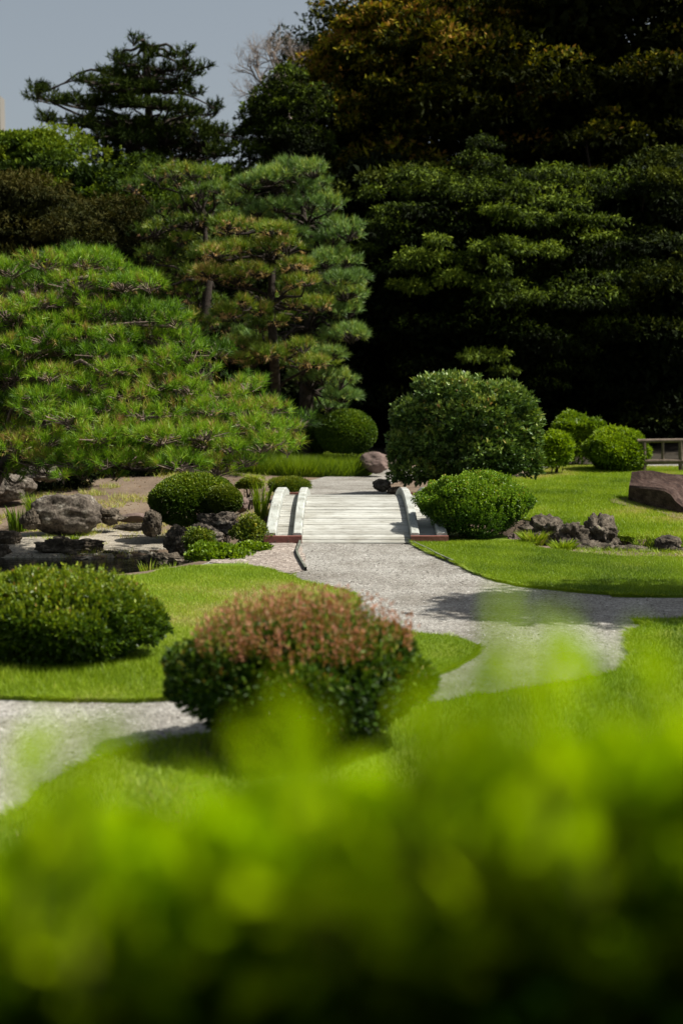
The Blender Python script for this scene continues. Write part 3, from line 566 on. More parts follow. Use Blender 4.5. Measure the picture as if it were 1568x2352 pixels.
# left group
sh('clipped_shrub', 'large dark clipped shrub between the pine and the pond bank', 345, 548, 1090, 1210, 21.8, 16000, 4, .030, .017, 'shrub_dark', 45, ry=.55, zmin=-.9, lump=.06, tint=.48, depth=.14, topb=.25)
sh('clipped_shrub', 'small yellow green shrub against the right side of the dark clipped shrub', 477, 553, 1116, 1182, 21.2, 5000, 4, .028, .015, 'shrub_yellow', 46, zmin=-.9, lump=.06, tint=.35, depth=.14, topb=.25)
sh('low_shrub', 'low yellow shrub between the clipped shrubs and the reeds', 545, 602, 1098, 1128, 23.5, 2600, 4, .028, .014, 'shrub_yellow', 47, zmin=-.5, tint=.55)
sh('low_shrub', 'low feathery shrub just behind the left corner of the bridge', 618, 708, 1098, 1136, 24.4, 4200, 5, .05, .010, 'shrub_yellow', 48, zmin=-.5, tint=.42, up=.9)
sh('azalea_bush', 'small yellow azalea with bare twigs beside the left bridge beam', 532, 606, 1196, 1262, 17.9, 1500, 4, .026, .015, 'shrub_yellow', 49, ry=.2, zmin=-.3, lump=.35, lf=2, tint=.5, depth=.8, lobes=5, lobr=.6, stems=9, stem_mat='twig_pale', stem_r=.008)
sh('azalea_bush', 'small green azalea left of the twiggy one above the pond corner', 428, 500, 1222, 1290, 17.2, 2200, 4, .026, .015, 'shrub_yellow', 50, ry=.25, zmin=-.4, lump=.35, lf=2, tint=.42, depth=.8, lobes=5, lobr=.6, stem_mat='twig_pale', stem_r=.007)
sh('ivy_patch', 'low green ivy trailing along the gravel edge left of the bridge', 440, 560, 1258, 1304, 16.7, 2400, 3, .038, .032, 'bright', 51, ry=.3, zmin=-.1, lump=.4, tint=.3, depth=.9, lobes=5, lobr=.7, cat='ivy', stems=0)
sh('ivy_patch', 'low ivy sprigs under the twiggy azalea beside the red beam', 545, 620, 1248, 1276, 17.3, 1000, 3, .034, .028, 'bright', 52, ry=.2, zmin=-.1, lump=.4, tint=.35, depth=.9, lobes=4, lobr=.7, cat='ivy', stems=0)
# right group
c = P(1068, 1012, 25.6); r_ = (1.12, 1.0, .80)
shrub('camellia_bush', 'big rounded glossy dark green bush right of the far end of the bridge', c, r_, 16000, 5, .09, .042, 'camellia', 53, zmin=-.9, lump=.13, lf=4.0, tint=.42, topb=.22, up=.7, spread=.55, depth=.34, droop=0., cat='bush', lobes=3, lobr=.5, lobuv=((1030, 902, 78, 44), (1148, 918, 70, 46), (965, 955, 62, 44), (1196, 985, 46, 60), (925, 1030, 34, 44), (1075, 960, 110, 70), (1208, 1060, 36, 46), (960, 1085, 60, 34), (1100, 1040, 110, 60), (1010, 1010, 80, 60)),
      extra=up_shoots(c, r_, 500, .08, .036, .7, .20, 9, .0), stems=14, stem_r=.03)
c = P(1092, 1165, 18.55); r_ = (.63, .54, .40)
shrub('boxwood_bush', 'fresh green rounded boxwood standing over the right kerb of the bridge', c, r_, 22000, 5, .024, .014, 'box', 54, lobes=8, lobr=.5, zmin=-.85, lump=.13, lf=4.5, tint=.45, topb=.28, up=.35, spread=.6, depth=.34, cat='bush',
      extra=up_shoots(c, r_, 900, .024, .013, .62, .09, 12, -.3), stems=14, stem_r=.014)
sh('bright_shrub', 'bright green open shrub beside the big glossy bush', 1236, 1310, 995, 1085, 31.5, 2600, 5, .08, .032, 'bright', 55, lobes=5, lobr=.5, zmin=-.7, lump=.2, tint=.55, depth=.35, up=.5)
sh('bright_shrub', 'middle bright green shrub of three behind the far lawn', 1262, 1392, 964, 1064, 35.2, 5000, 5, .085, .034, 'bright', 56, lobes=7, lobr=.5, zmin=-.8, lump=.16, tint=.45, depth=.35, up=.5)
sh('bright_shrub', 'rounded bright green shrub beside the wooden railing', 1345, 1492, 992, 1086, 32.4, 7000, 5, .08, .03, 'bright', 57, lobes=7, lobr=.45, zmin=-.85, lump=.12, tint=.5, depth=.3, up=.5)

def clump(name, label, u, v, Y, n, hh, wd, spread, mat, seed, tint=.5, cat='grass clump', rad=.08, n_stem=0):
    x, y = P(u, v, Y)[:2]; z = h(x, y); r = np.random.RandomState(seed)
    a = r.rand(n)*6.28; q = np.sqrt(r.rand(n))*rad; B = np.column_stack([x+np.cos(a)*q, y+np.sin(a)*q, np.full(n, z-.01)])
    hv = hh*(.5+.6*r.rand(n)); out_ = np.column_stack([np.cos(a), np.sin(a), 0*a])*(spread*hv*(.3+r.rand(n)))[:, None]
    mid = B+out_*.35+np.array([0, 0, 1])*(hv*.6)[:, None]; tip = B+out_+np.array([0, 0, 1])*(hv*.95)[:, None]
    s_ = unit(np.cross(tip-B, r.randn(n, 3)))*wd/2
    V = np.stack([B-s_, B+s_, mid+s_, tip, mid-s_], 1); F = np.arange(n*5).reshape(n, 5)
    mb = MB(); ti = tint+.15*r.randn(n); mb.add(V.reshape(-1, 3)-np.array([x, y, z]), F, ti)
    o = mb.build(name, M[mat]); o.location = (x, y, z); return tag(o, label, cat)
clump('reed_clump', 'tall thin reed clump standing beside the left bridge kerb', 598, 1165, 21.6, 90, .62, .010, .22, 'grass', 60, .55, 'reeds', .07)
clump('reed_clump', 'tall green reeds behind the large boulder on the left', 88, 1175, 23.6, 240, .62, .014, .32, 'grass', 61, .35, 'reeds', .14)
clump('reed_clump', 'dark low reeds left of the large boulder under the pine', 42, 1195, 23.2, 150, .45, .012, .3, 'grass', 62, .08, 'reeds', .14)
clump('grass_tuft', 'pale green grass tuft at the pond corner of the bank', 398, 1300, 16.6, 130, .2, .006, .55, 'grass', 63, .4, 'grass tuft', .09)
clump('grass_tuft', 'seedy tall weeds at the left lawn edge above the pond', 345, 1322, 15.9, 60, .2, .005, .5, 'grass', 64, .7, 'grass tuft', .12)
clump('grass_tuft', 'dark grass tuft on top of the bank right of the boxwood', 1228, 1205, 19.3, 500, .2, .008, .75, 'grass', 65, .12, 'grass tuft', .16)
clump('grass_tuft', 'hanging dry grass on the rock right of the boxwood', 1225, 1255, 17.95, 400, .2, .007, .8, 'grass', 66, .72, 'grass tuft', .12)
clump('grass_tuft', 'bright grass tuft growing between the jagged stream rocks', 1290, 1275, 17.35, 300, .14, .007, .9, 'grass', 67, .5, 'grass tuft', .13)
clump('grass_tuft', 'yellow green grass tuft growing in the tall jagged rock', 1400, 1262, 17.5, 160, .16, .006, .6, 'grass', 68, .6, 'grass tuft', .09)
clump('grass_tuft', 'rough grass tuft between the rocks near the right edge', 1470, 1262, 17.8, 250, .14, .007, .8, 'grass', 69, .7, 'grass tuft', .15)
clump('grass_tuft', 'small green weed at the front foot of the large boulder', 172, 1212, 21.9, 70, .1, .012, .6, 'grass', 70, .3, 'weed', .05)
gc = smooth_poly([(-2.6, 31.0), (-1.6, 31.1), (.45, 31.8), (.5, 33.2), (-.5, 34.0), (-3.6, 34.0), (-4.2, 31.6)], .2)
o = grass('ground_cover', gc, 90000, .38, .016, 77, None, .30, .5, 0); o['label'] = 'dark green grassy ground cover below the domed clipped shrub'; o['category'] = 'ground cover'
del o['kind']; o['kind'] = 'stuff'

# ------------------------------------------------------------------ log and railing
log = thing('carved_log', 'massive weathered reddish log with a hollow lying on the lawn at the right edge', 'log', (5.5, 22.6, h(5.5, 22.6)))
# stations along the log: front foot (x, y), top edge height, back edge (x, y, z)
ST = [(4.90, 24.30, .30, 5.10, 24.9, .50), (4.92, 24.1, .315, 5.2, 24.65, .525), (4.97, 23.7, .33, 5.32, 24.4, .53), (5.04, 23.1, .345, 5.5, 23.9, .525), (5.12, 22.5, .36, 5.68, 23.45, .53), (5.15, 22.25, .33, 5.76, 23.25, .53),
      (5.17, 22.0, .24, 5.85, 23.0, .52), (5.25, 21.5, .12, 6.0, 22.5, .51), (5.36, 21.0, .09, 6.15, 22.0, .5), (5.5, 20.5, .14, 6.3, 21.6, .46)]
mb = MB(); secs = []
for (xf, yf, ze, xb, yb, zb) in ST:
    f = np.array([xf, yf]); b_ = np.array([xb, yb]); g0 = h(xf, yf)-.05
    p_ = [(0, g0), (-.02, ze*.5), (.0, ze-.02), (.06, ze+.01), (.35, ze+(zb-ze)*.22), (.65, ze+(zb-ze)*.5), (.92, zb-.02), (1., zb), (1.12, zb-.12), (1.16, .2), (1.1, g0)]
    secs.append([(*(f+(b_-f)*a), q) for a, q in p_])
secs = [[(a+noise.noise(Vector((a*3, y*2, q*3)))*.03, y+noise.noise(Vector((a*3+5, y*2, q*3)))*.03, q+noise.noise(Vector((a*4+9, y*2.5, q)))*.035) for a, y, q in sct] for sct in secs]
k = len(secs[0]); V = np.array(secs).reshape(-1, 3); n = len(ST)
mb.add(V, [[i*k+j, (i+1)*k+j, (i+1)*k+(j+1) % k, i*k+(j+1) % k] for i in range(n-1) for j in range(k)])
mb.add(secs[0], [list(range(k))]); mb.add(secs[-1], [list(range(k))[::-1]])
mb.build('log_body', M['log'], log)
dirtp = smooth_poly([(4.55, 24.2), (4.9, 22.5), (4.95, 21), (5.3, 19.6), (5.9, 19.8), (5.6, 22), (5.2, 24.6)], .15, .04, 5); 
sheet('bare_soil', dirtp, .062, M['dirt'], .2)
rail = thing('wooden_railing', 'weathered round wood railing behind the log at the right edge', 'railing', (*P(1562, 1088, 32)[:2], 0))
for (u, v0, v1, rr_) in ((1562, 1012, 1092, .05), (1521, 1016, 1059, .035), (1478, 1016, 1090, .05), (1605, 1012, 1059, .035), (1650, 1010, 1090, .05)):
    mb = MB(); tube(mb, [P(u, v1, 32), P(u, v0, 32)], rr_, 9); mb.build('post', M['rail'], rail, True)
for (v_, rr_, v2) in ((1013, .048, 1010), (1060, .055, 1059)):
    mb = MB(); tube(mb, [P(1462, v_, 32), P(1530, v_-1, 32), P(1680, v2, 32)], rr_, 9); mb.build('rail', M['rail'], rail, True)

# ------------------------------------------------------------------ pines
def pads_tufts(pads, dens, seed, zmin=-.15):
    """pads: (centre, (rx, ry, rz), tint offset) -> tuft points, directions, tint"""
    Ps, Ds, Ts, Qs = [], [], [], []
    for i, (c, r, t0) in enumerate(pads):
        area = r[0]*r[1]*3.14; n = max(8, int(dens*area))
        Pt, N = shell(c, r, n, seed+i, zmin, .45, .18, 2.2)
        D = unit(N*np.array([1, 1, .6])+np.array([0, 0, .75])+.25*rs.randn(len(N), 3))
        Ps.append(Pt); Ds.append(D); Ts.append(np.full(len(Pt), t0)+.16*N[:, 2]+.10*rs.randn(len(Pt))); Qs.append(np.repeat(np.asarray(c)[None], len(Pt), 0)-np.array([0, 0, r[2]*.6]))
    return np.concatenate(Ps), np.concatenate(Ds), np.concatenate(Ts), np.concatenate(Qs)
def pine(name, label, base, trunk_pts, trunk_r, pads, dens, K, Ln, wn, mat, seed, limb_r=.05, bark='bark', spread=.55, twig=.006, brown=0., nb=None, cat='pine tree', shoot=.05, group=None, btint=.97, bmin=-9):
    t = thing(name, label, cat, base, group)
    mb = MB(); tube(mb, trunk_pts, trunk_r, 10); mb.build('trunk', M[bark], t, True)
    Pt, D, T, Q = pads_tufts(pads, dens, seed)
    mb = MB(); needles(mb, Pt, D, K, Ln, wn, spread, T, .12, shoot)
    if brown:
        k = rs.rand(len(Pt)) < brown
        needles(mb, Pt[k]-D[k]*Ln*.6, unit(D[k]*.3+np.array([0, 0, -.4])+.3*rs.randn(k.sum(), 3)), max(6, K//2), Ln*.7, wn, .6, btint, .05, shoot)
    tp = np.asarray(trunk_pts); mt = mb
    A = Pt-D*Ln*.2; B_ = Q+(A-Q)*(.35*rs.rand(len(Pt), 1))+.02*rs.randn(len(Pt), 3)
    kk = rs.rand(len(Pt)) < .75
    sticks(mt, B_[kk], A[kk], twig*1.6, twig, m=1)
    mt.build('foliage', M[mat], t, False, M[bark])
    for i, (c, r, t0) in enumerate(pads):
        if (nb is not None and i % nb) or c[2] < bmin: continue
        c = np.asarray(c)-np.array([0, 0, r[2]*.5]); dd = np.abs(tp[:, 2]-(c[2]-.1*abs(c[0]-tp[0, 0])))
        s0 = tp[np.argmin(dd)]; mb = MB(); w_ = wiggle(s0, c, 9, .055 if np.linalg.norm(c-s0) < 2.2 else .025, seed*7+i, -.06*np.linalg.norm(c-s0)*.3)
        tube(mb, w_, np.linspace(limb_r, limb_r*.3, len(w_)), 6); mb.build('branch', M[bark], t, True)
    return t

# front black pine: layered cloud pads filling the left of the picture
edge = [(574, 250), (600, 300), (640, 400), (680, 440), (720, 470), (760, 490), (800, 508), (840, 505), (862, 490), (880, 585), (910, 640), (940, 672), (980, 692), (1010, 700), (1035, 650), (1060, 560), (1085, 430), (1100, 240)]
pads = []; rr_ = np.random.RandomState(5)
for row, v in enumerate(np.arange(622, 1092, 40)):
    ue = (-22 if v < 850 else 8)+np.interp(v-12, [e[0] for e in edge], [e[1] for e in edge])
    u = ue-46; first = True
    while u > -520:
        Yd = 21.0-(v-600)/480*2.4+rr_.randn()*.25
        Yd += .55*((u-ue)/400)**2*0
        if u < 30 and v > 900: Yd += .6
        wpx = (52+30*rr_.rand()) if not first else 48
        m_ = pxm(Yd); vv = v+rr_.randn()*9
        if u > -80 or rr_.rand() < .45:
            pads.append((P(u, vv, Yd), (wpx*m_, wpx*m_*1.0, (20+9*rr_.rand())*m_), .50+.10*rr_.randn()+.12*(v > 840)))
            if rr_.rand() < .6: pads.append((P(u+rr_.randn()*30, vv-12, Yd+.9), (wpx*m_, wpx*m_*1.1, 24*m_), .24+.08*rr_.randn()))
        u -= wpx*1.25; first = False
pads = [p for p in pads if not (p[0][0] < P(70, 1000, 19)[0] and p[0][2] < P(0, 985, 19)[2] and rs.rand() < .5)]
for (u, v, w_, Y) in ((30, 1100, 34, 19.8), (110, 1085, 40, 19.5), (190, 1090, 34, 19.0), (60, 1065, 50, 20.2), (260, 1092, 30, 18.8), (60, 1040, 50, 19.2), (190, 1040, 60, 18.7), (300, 1060, 50, 18.6), (410, 1055, 50, 18.4), (20, 1075, 40, 19.5), (330, 1030, 60, 19.4), (440, 1030, 60, 19.2), (240, 1020, 60, 19.6), (90, 1000, 70, 20.0), (-30, 1020, 70, 20.0), (225, 1005, 60, 18.4), (350, 1000, 70, 18.3), (470, 1000, 60, 18.3), (140, 1098, 22, 18.2), (240, 1065, 40, 18.3), (530, 1030, 50, 18.4), (160, 960, 60, 18.5), (620, 1015, 48, 18.5), (120, 1060, 26, 18.6)):
    m_ = pxm(Y); pads.append((P(u, v, Y), (w_*m_, w_*m_, 20*m_), .6))
tb = P(-70, 1140, 20.3); tb[2] = -.2
tr = np.array([tb, tb+[.1, -.05, .5], tb+[.35, .1, 1.0], tb+[.3, .2, 1.6], tb+[.7, .1, 2.2], tb+[.8, .3, 2.8], tb+[1.1, .3, 3.4]])
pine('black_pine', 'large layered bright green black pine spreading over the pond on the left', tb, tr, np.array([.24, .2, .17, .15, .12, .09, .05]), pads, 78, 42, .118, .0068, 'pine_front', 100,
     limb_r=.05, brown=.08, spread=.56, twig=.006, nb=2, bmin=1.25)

lt = bpy.data.objects['black_pine'] if 'black_pine' in bpy.data.objects else None
mb = MB(); lp = [tr[1], P(20, 1050, 19.4), P(110, 1062, 19.1), P(200, 1058, 18.9), P(300, 1078, 18.7), P(400, 1074, 18.5), P(470, 1060, 18.4)]
lp = np.array([np.array(a) for a in lp]); ti_ = np.linspace(0, 6, 40); lp = np.column_stack([np.interp(ti_, range(7), np.convolve(lp[:, q], [1], 'same')) for q in range(3)])+.012*np.sin(np.arange(40)[:, None]*np.array([.9, 1.1, 1.3]))
tube(mb, lp, [.07, .05, .035, .02, .008], 7); mb.build('branch', M['bark_dark'], lt, True)
# middle pines, given in the coordinates of a close-up of that part of the photograph
def cz(x, y): return (x/2.24+400)/1.2245, (y/2.24+450)/1.2245
def pad_list(L_, Y, jit, tint, seed, extra=True):
    r = np.random.RandomState(seed); o_ = []
    for (x, y, hw, hh) in L_:
        u, v = cz(x, y); Yd = Y+r.randn()*jit; m_ = pxm(Yd); sx = hw/2.24/1.2245*m_; sz = hh/2.24/1.2245*m_
        nn = max(1, int(round(hw/75)))
        for q in range(nn):
            du = ((q+.5)/nn*2-1)*sx*.75
            c = P(u, v, Yd)+np.array([du, r.randn()*.25, r.randn()*.06+.0]); ss = sx/nn*1.05+.07
            o_.append((c, (ss, ss*1.2, sz*1.05), tint+.07*r.randn()))
            c2 = c+np.array([.2*r.randn()-.25, .8+.3*r.rand(), .15*r.randn()]); o_.append((c2, (ss*.9, ss, sz*.9), tint-.15+.05*r.randn()))
    return o_
RED = [(590, 410, 160, 55), (830, 440, 110, 40), (860, 540, 150, 55), (540, 600, 160, 45), (970, 690, 90, 45), (650, 745, 170, 50), (990, 785, 125, 40), (1040, 900, 190, 65), (640, 950, 190, 50), (840, 1000, 60, 30), (430, 720, 110, 40),
       (660, 1170, 170, 45), (900, 1230, 220, 50), (1090, 1300, 110, 38), (560, 1250, 90, 30), (740, 1250, 120, 30)]
base = P(640, 1060, 34.2); base[2] = h(base[0], base[1])
tr = np.array([base, P(642, 980, 33.6), P(634, 900, 32.), P(628, 800, 30.1), P(622, 700, 30.1), P(626, 600, 30.2), P(610, 520, 30.2)])
pine('red_pine', 'pine with tiered yellow green pads and rusty needles beside the domed shrub', base, tr, np.array([.15, .13, .11, .10, .09, .07, .04]), pad_list(RED, 29.6, .3, .5, 1), 80, 34, .14, .011, 'pine_red', 200,
     limb_r=.04, brown=.28, spread=.5, twig=.008, bark='bark_dark')
BLUE = [(950, 80, 250, 70), (720, 150, 130, 50), (1060, 170, 120, 55), (800, 320, 150, 50), (1120, 300, 150, 75), (1220, 420, 60, 50), (1250, 520, 130, 75), (1210, 640, 150, 70), (1100, 560, 100, 60), (1280, 840, 110, 80), (1230, 740, 110, 50), (1250, 960, 120, 60),
        (1320, 1120, 110, 65), (1160, 1120, 120, 50), (1190, 1390, 150, 70), (1260, 1490, 110, 50), (1060, 1330, 120, 50), (1330, 480, 30, 30), (620, 260, 120, 40), (950, 480, 90, 50), (1150, 1240, 110, 40), (700, 1130, 150, 60), (560, 1000, 150, 50)]
base = P(700, 1050, 33); base[2] = h(base[0], base[1])
tr = np.array([base, P(704, 900, 33), P(712, 760, 33), P(706, 640, 33), P(700, 520, 33), P(690, 420, 33.2)])
pine('blue_pine', 'blue green drooping pine rising behind the yellowish pine', base, tr, np.array([.2, .17, .14, .11, .08, .04]), pad_list(BLUE, 32.2, .35, .55, 2), 85, 32, .15, .012, 'pine_blue', 230,
     limb_r=.04, brown=.12, spread=.5, twig=.008, btint=.9, nb=1, bark='bark_dark')
LEFTP = [(200, 320, 150, 55), (130, 430, 120, 60), (210, 530, 120, 55), (430, 220, 140, 45), (250, 690, 150, 45), (330, 430, 110, 50), (100, 600, 120, 50), (400, 560, 100, 50), (250, 850, 160, 60), (420, 900, 130, 60), (300, 1000, 150, 60), (470, 1050, 110, 40), (50, 750, 100, 50), (380, 110, 150, 50), (150, 90, 160, 60)]
base = P(470, 1060, 34); base[2] = h(base[0], base[1])
tr = np.array([base, P(474, 900, 34), P(466, 760, 34), P(480, 640, 34), P(470, 520, 34.2)])
pine('shaded_pine', 'dim olive pine between the tall dark pine and the yellowish pine', base, tr, np.array([.2, .17, .14, .1, .05]), pad_list(LEFTP, 33.8, .4, .36, 3), 55, 26, .15, .013, 'pine_red', 260, limb_r=.05, brown=.15, spread=.6, twig=.008, bark='bark_dark')

# tall dark pine against the sky
TP = [(328, 92, 9, 16), (333, 112, 26, 12), (356, 126, 30, 12), (272, 132, 26, 14), (300, 146, 40, 14), (402, 126, 26, 14), (430, 152, 26, 12), (458, 168, 24, 12), (470, 152, 16, 10), (380, 160, 50, 16), (320, 176, 60, 16), (265, 170, 34, 14), (190, 184, 22, 10), (222, 190, 40, 14), (270, 205, 60, 16), (340, 205, 60, 18), (405, 195, 44, 14),
      (448, 212, 26, 10), (80, 196, 24, 16), (112, 206, 22, 12), (84, 222, 26, 14), (120, 232, 36, 14), (160, 232, 36, 12), (205, 240, 46, 14), (250, 228, 50, 14), (300, 240, 60, 18), (370, 245, 60, 20), (428, 256, 46, 12), (490, 244, 24, 10), (470, 262, 34, 10), (120, 276, 32, 10), (175, 285, 44, 14), (240, 290, 60, 16), (310, 285, 60, 20),
      (385, 290, 70, 22), (455, 300, 44, 14), (505, 305, 40, 14), (530, 325, 34, 14), (470, 345, 50, 14), (300, 330, 70, 24), (380, 340, 60, 24), (240, 335, 50, 18), (340, 380, 70, 26), (425, 385, 50, 22), (280, 385, 60, 22), (500, 352, 40, 12), (300, 310, 70, 24), (380, 320, 60, 24), (460, 325, 46, 18), (250, 310, 50, 18), (440, 365, 50, 22), (330, 355, 70, 24), (250, 370, 50, 20), (330, 430, 90, 30), (420, 430, 70, 26), (250, 440, 60, 20), (500, 400, 46, 16), (470, 430, 60, 20), (380, 480, 80, 26), (300, 480, 70, 24), (230, 500, 60, 22), (340, 530, 80, 26), (440, 490, 60, 20), (270, 560, 70, 24), (400, 560, 70, 24)]
r5 = np.random.RandomState(9); tp_ = []
for (u, v, a, b_) in TP:
    Yd = 48+r5.randn()*1.0; m_ = pxm(Yd); tp_.append((P(u, v, Yd), (a*m_*.95, a*m_*.8+.1, b_*m_*(.5 if v < 300 else 1.0)), .42+.22*r5.rand()))
    for q in range(int(a/26)): tp_.append((P(u+a*(2*r5.rand()-1), v-b_*.5-6*r5.rand(), Yd)+np.array([0, .4*r5.randn(), 0]), (.2, .2, .26), .5+.2*r5.rand()))
base = P(345, 1000, 48); base[2] = h(base[0], base[1])
tr = np.array([base]+[P(a, b_, 48) for a, b_ in ((352, 700), (350, 500), (352, 400), (345, 300), (338, 200), (330, 100))])
pine('tall_dark_pine', 'tall nearly black pine with spreading layered branches against the grey sky', base, tr, np.array([.34, .28, .24, .2, .15, .1, .03]), tp_, 30, 26, .17, .03, 'pine_dark', 300, limb_r=.06, bark='bark_dark', spread=.7, twig=.015, shoot=.15)

# ------------------------------------------------------------------ broadleaf trees
def tree(name, label, u, v, Y, ru, rv, mat, seed, clumps=60, cr=.75, per=170, Lf=.13, Wf=.06, droop=.3, tint=.4, tvar=.16, flat=.5, ctv=.14, cat='tree', ry=None, group=None, core=True, zmin=-.75, up=.35, K=4, bark='bark_dark', topt=.12, extra=(), irr=.17):
    c = P(u, v, Y); m_ = pxm(Y); rx = ru*m_; rz = rv*m_; ry = ry or rx*.8
    gz = h(c[0], c[1]); t = thing(name, label, cat, (c[0], c[1], gz), group)
    r = np.random.RandomState(seed); L_ = Lump(seed+3, 2.2)
    i = np.arange(clumps)+.5; phi = np.arccos(1-2*i/clumps); th = math.pi*(1+5**.5)*i+seed
    d = unit(np.column_stack([np.cos(th)*np.sin(phi), np.sin(th)*np.sin(phi), np.cos(phi)])+.12*r.randn(clumps, 3)); d = d[d[:, 2] > zmin]
    cc = c+d*np.array([rx, ry, rz])*(.9+irr*L_(d)-.22*r.rand(len(d)))[:, None]+.25*cr*r.randn(len(d), 3)
    mb = MB()
    for q in range(len(d)):
        k = cr*(.5+.9*r.rand())
        full = d[q, 1] < .35
        n = int(per*(1 if full else .35)*(k/cr)**2)
        Pt, N = shell(cc[q], (k*1.15, k*1.15, k*flat), n, seed+q, -.45, .35, .25, 2.5)
        D = unit(N+np.array([0, 0, up])+.3*rs.randn(len(N), 3))
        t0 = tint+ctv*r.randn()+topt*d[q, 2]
        leaves(mb, Pt, D, K, Lf, Wf, .7, droop, t0+.24*N[:, 2], tvar)  # clump tops tinted lighter, as new shoots and as a painted highlight
    for (eu, ev, ea, eb, et) in extra:  # added sprays whose high tint paints in sunlit patches and gold shoots
        ex = (eu-u)/ru; ez = (ev-v)/rv; yy = Y-ry*.97*math.sqrt(max(0.03, 1-ex*ex-ez*ez)); ec = P(eu, ev, yy); em = pxm(yy)
        ns = max(3, int(ea/16))
        for q in range(ns):
            a_ = (q+.5)/ns*2-1; cc_ = ec+np.array([a_*ea*em*.85, .45*r.randn(), (-.28*abs(a_)*ea*em*.6+.22*r.randn())]); rr_s = ea*em/ns*(1.1+.8*r.rand())
            Pt, N = shell(cc_, (rr_s*1.3, rr_s*1.3, eb*em*(.45+.5*r.rand())), int(per*.7*max(.5, ea*eb/1500)*3/ns), int(eu)+q, -.5, .6, .4, 2.)
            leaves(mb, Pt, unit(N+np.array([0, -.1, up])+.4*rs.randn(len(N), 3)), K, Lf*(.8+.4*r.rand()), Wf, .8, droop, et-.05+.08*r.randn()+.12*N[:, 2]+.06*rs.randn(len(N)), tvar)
    if core:
        Pi, Ni = shell(c, (rx*.8, ry*.8, rz*.8), int(clumps*per*.16), seed+7, -.9, .35, .12)
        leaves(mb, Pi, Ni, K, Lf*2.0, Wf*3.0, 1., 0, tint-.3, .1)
    mb.build('crown', M[mat], t)
    ms = MB(); tr0 = max(.12, rx*.06); top = c+np.array([0, 0, rz*.3]); trunk = wiggle((c[0], c[1], gz-.1), top, 8, .02, seed)
    tube(ms, trunk, np.linspace(tr0, tr0*.35, 8), 9)
    for q in range(0, len(d), max(1, len(d)//16)):
        s0 = trunk[r.randint(4, 9)]; tube(ms, wiggle(s0, cc[q], 7, .06, seed+q), np.linspace(tr0*.35, tr0*.08, 7), 6)
    ms.build('trunk', M[bark], t, True); return t
F = 'trees of the dark wood behind the garden'
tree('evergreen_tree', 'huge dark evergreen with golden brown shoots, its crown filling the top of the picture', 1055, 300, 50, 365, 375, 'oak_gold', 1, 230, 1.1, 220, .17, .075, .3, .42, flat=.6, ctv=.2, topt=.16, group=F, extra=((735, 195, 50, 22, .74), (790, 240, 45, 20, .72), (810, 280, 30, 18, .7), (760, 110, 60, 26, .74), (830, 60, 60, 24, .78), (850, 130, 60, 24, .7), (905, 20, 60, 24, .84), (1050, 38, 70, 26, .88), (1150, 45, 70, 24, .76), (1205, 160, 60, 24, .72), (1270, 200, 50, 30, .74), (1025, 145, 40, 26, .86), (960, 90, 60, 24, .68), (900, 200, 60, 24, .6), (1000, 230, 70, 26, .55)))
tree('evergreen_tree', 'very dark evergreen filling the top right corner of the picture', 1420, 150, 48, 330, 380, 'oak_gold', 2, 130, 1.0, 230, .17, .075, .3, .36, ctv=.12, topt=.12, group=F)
tree('evergreen_tree', 'dark evergreen with drooping sprays tinted to look lit in the middle of the wood', 1130, 660, 41, 300, 310, 'oak_mid', 3, 230, .85, 330, .12, .038, 1.2, .36, flat=.4, ctv=.2, topt=.12, zmin=-.98, irr=.3, group=F, extra=((1000, 590, 95, 26, .78), (960, 630, 60, 22, .74), (1080, 600, 80, 22, .72), (1150, 650, 90, 26, .66), (1120, 805, 60, 18, .68), (1210, 560, 100, 24, .62), (1130, 430, 80, 28, .56), (1100, 360, 50, 26, .54), (900, 480, 70, 22, .56), (880, 550, 60, 20, .54), (960, 400, 60, 22, .5), (1330, 420, 90, 24, .52), (1400, 520, 90, 24, .52), (1290, 490, 110, 24, .6), (1190, 500, 80, 22, .64), (1170, 690, 60, 30, .64)))
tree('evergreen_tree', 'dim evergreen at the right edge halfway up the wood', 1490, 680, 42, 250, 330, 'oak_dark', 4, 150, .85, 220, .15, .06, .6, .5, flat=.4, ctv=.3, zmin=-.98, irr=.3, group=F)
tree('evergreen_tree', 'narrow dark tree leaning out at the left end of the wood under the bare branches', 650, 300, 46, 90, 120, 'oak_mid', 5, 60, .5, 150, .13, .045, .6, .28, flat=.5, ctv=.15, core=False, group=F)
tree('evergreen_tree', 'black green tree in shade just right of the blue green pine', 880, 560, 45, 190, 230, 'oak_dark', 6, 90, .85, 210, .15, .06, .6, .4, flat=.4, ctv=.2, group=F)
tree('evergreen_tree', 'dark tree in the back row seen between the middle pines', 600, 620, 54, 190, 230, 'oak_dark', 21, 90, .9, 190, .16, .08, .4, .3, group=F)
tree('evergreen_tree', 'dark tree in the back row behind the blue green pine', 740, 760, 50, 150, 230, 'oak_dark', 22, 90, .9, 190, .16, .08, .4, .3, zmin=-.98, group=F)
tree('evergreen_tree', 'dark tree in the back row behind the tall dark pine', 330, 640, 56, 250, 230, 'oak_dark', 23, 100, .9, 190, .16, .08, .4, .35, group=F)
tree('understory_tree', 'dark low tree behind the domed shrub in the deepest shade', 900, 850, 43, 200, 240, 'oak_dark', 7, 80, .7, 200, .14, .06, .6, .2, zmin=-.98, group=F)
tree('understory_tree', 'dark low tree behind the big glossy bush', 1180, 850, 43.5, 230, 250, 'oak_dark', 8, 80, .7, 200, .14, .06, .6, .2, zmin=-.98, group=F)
tree('understory_tree', 'dark low tree behind the bright shrubs and the railing', 1470, 850, 44, 250, 260, 'oak_dark', 9, 90, .7, 200, .14, .06, .6, .15, zmin=-.98, group=F)
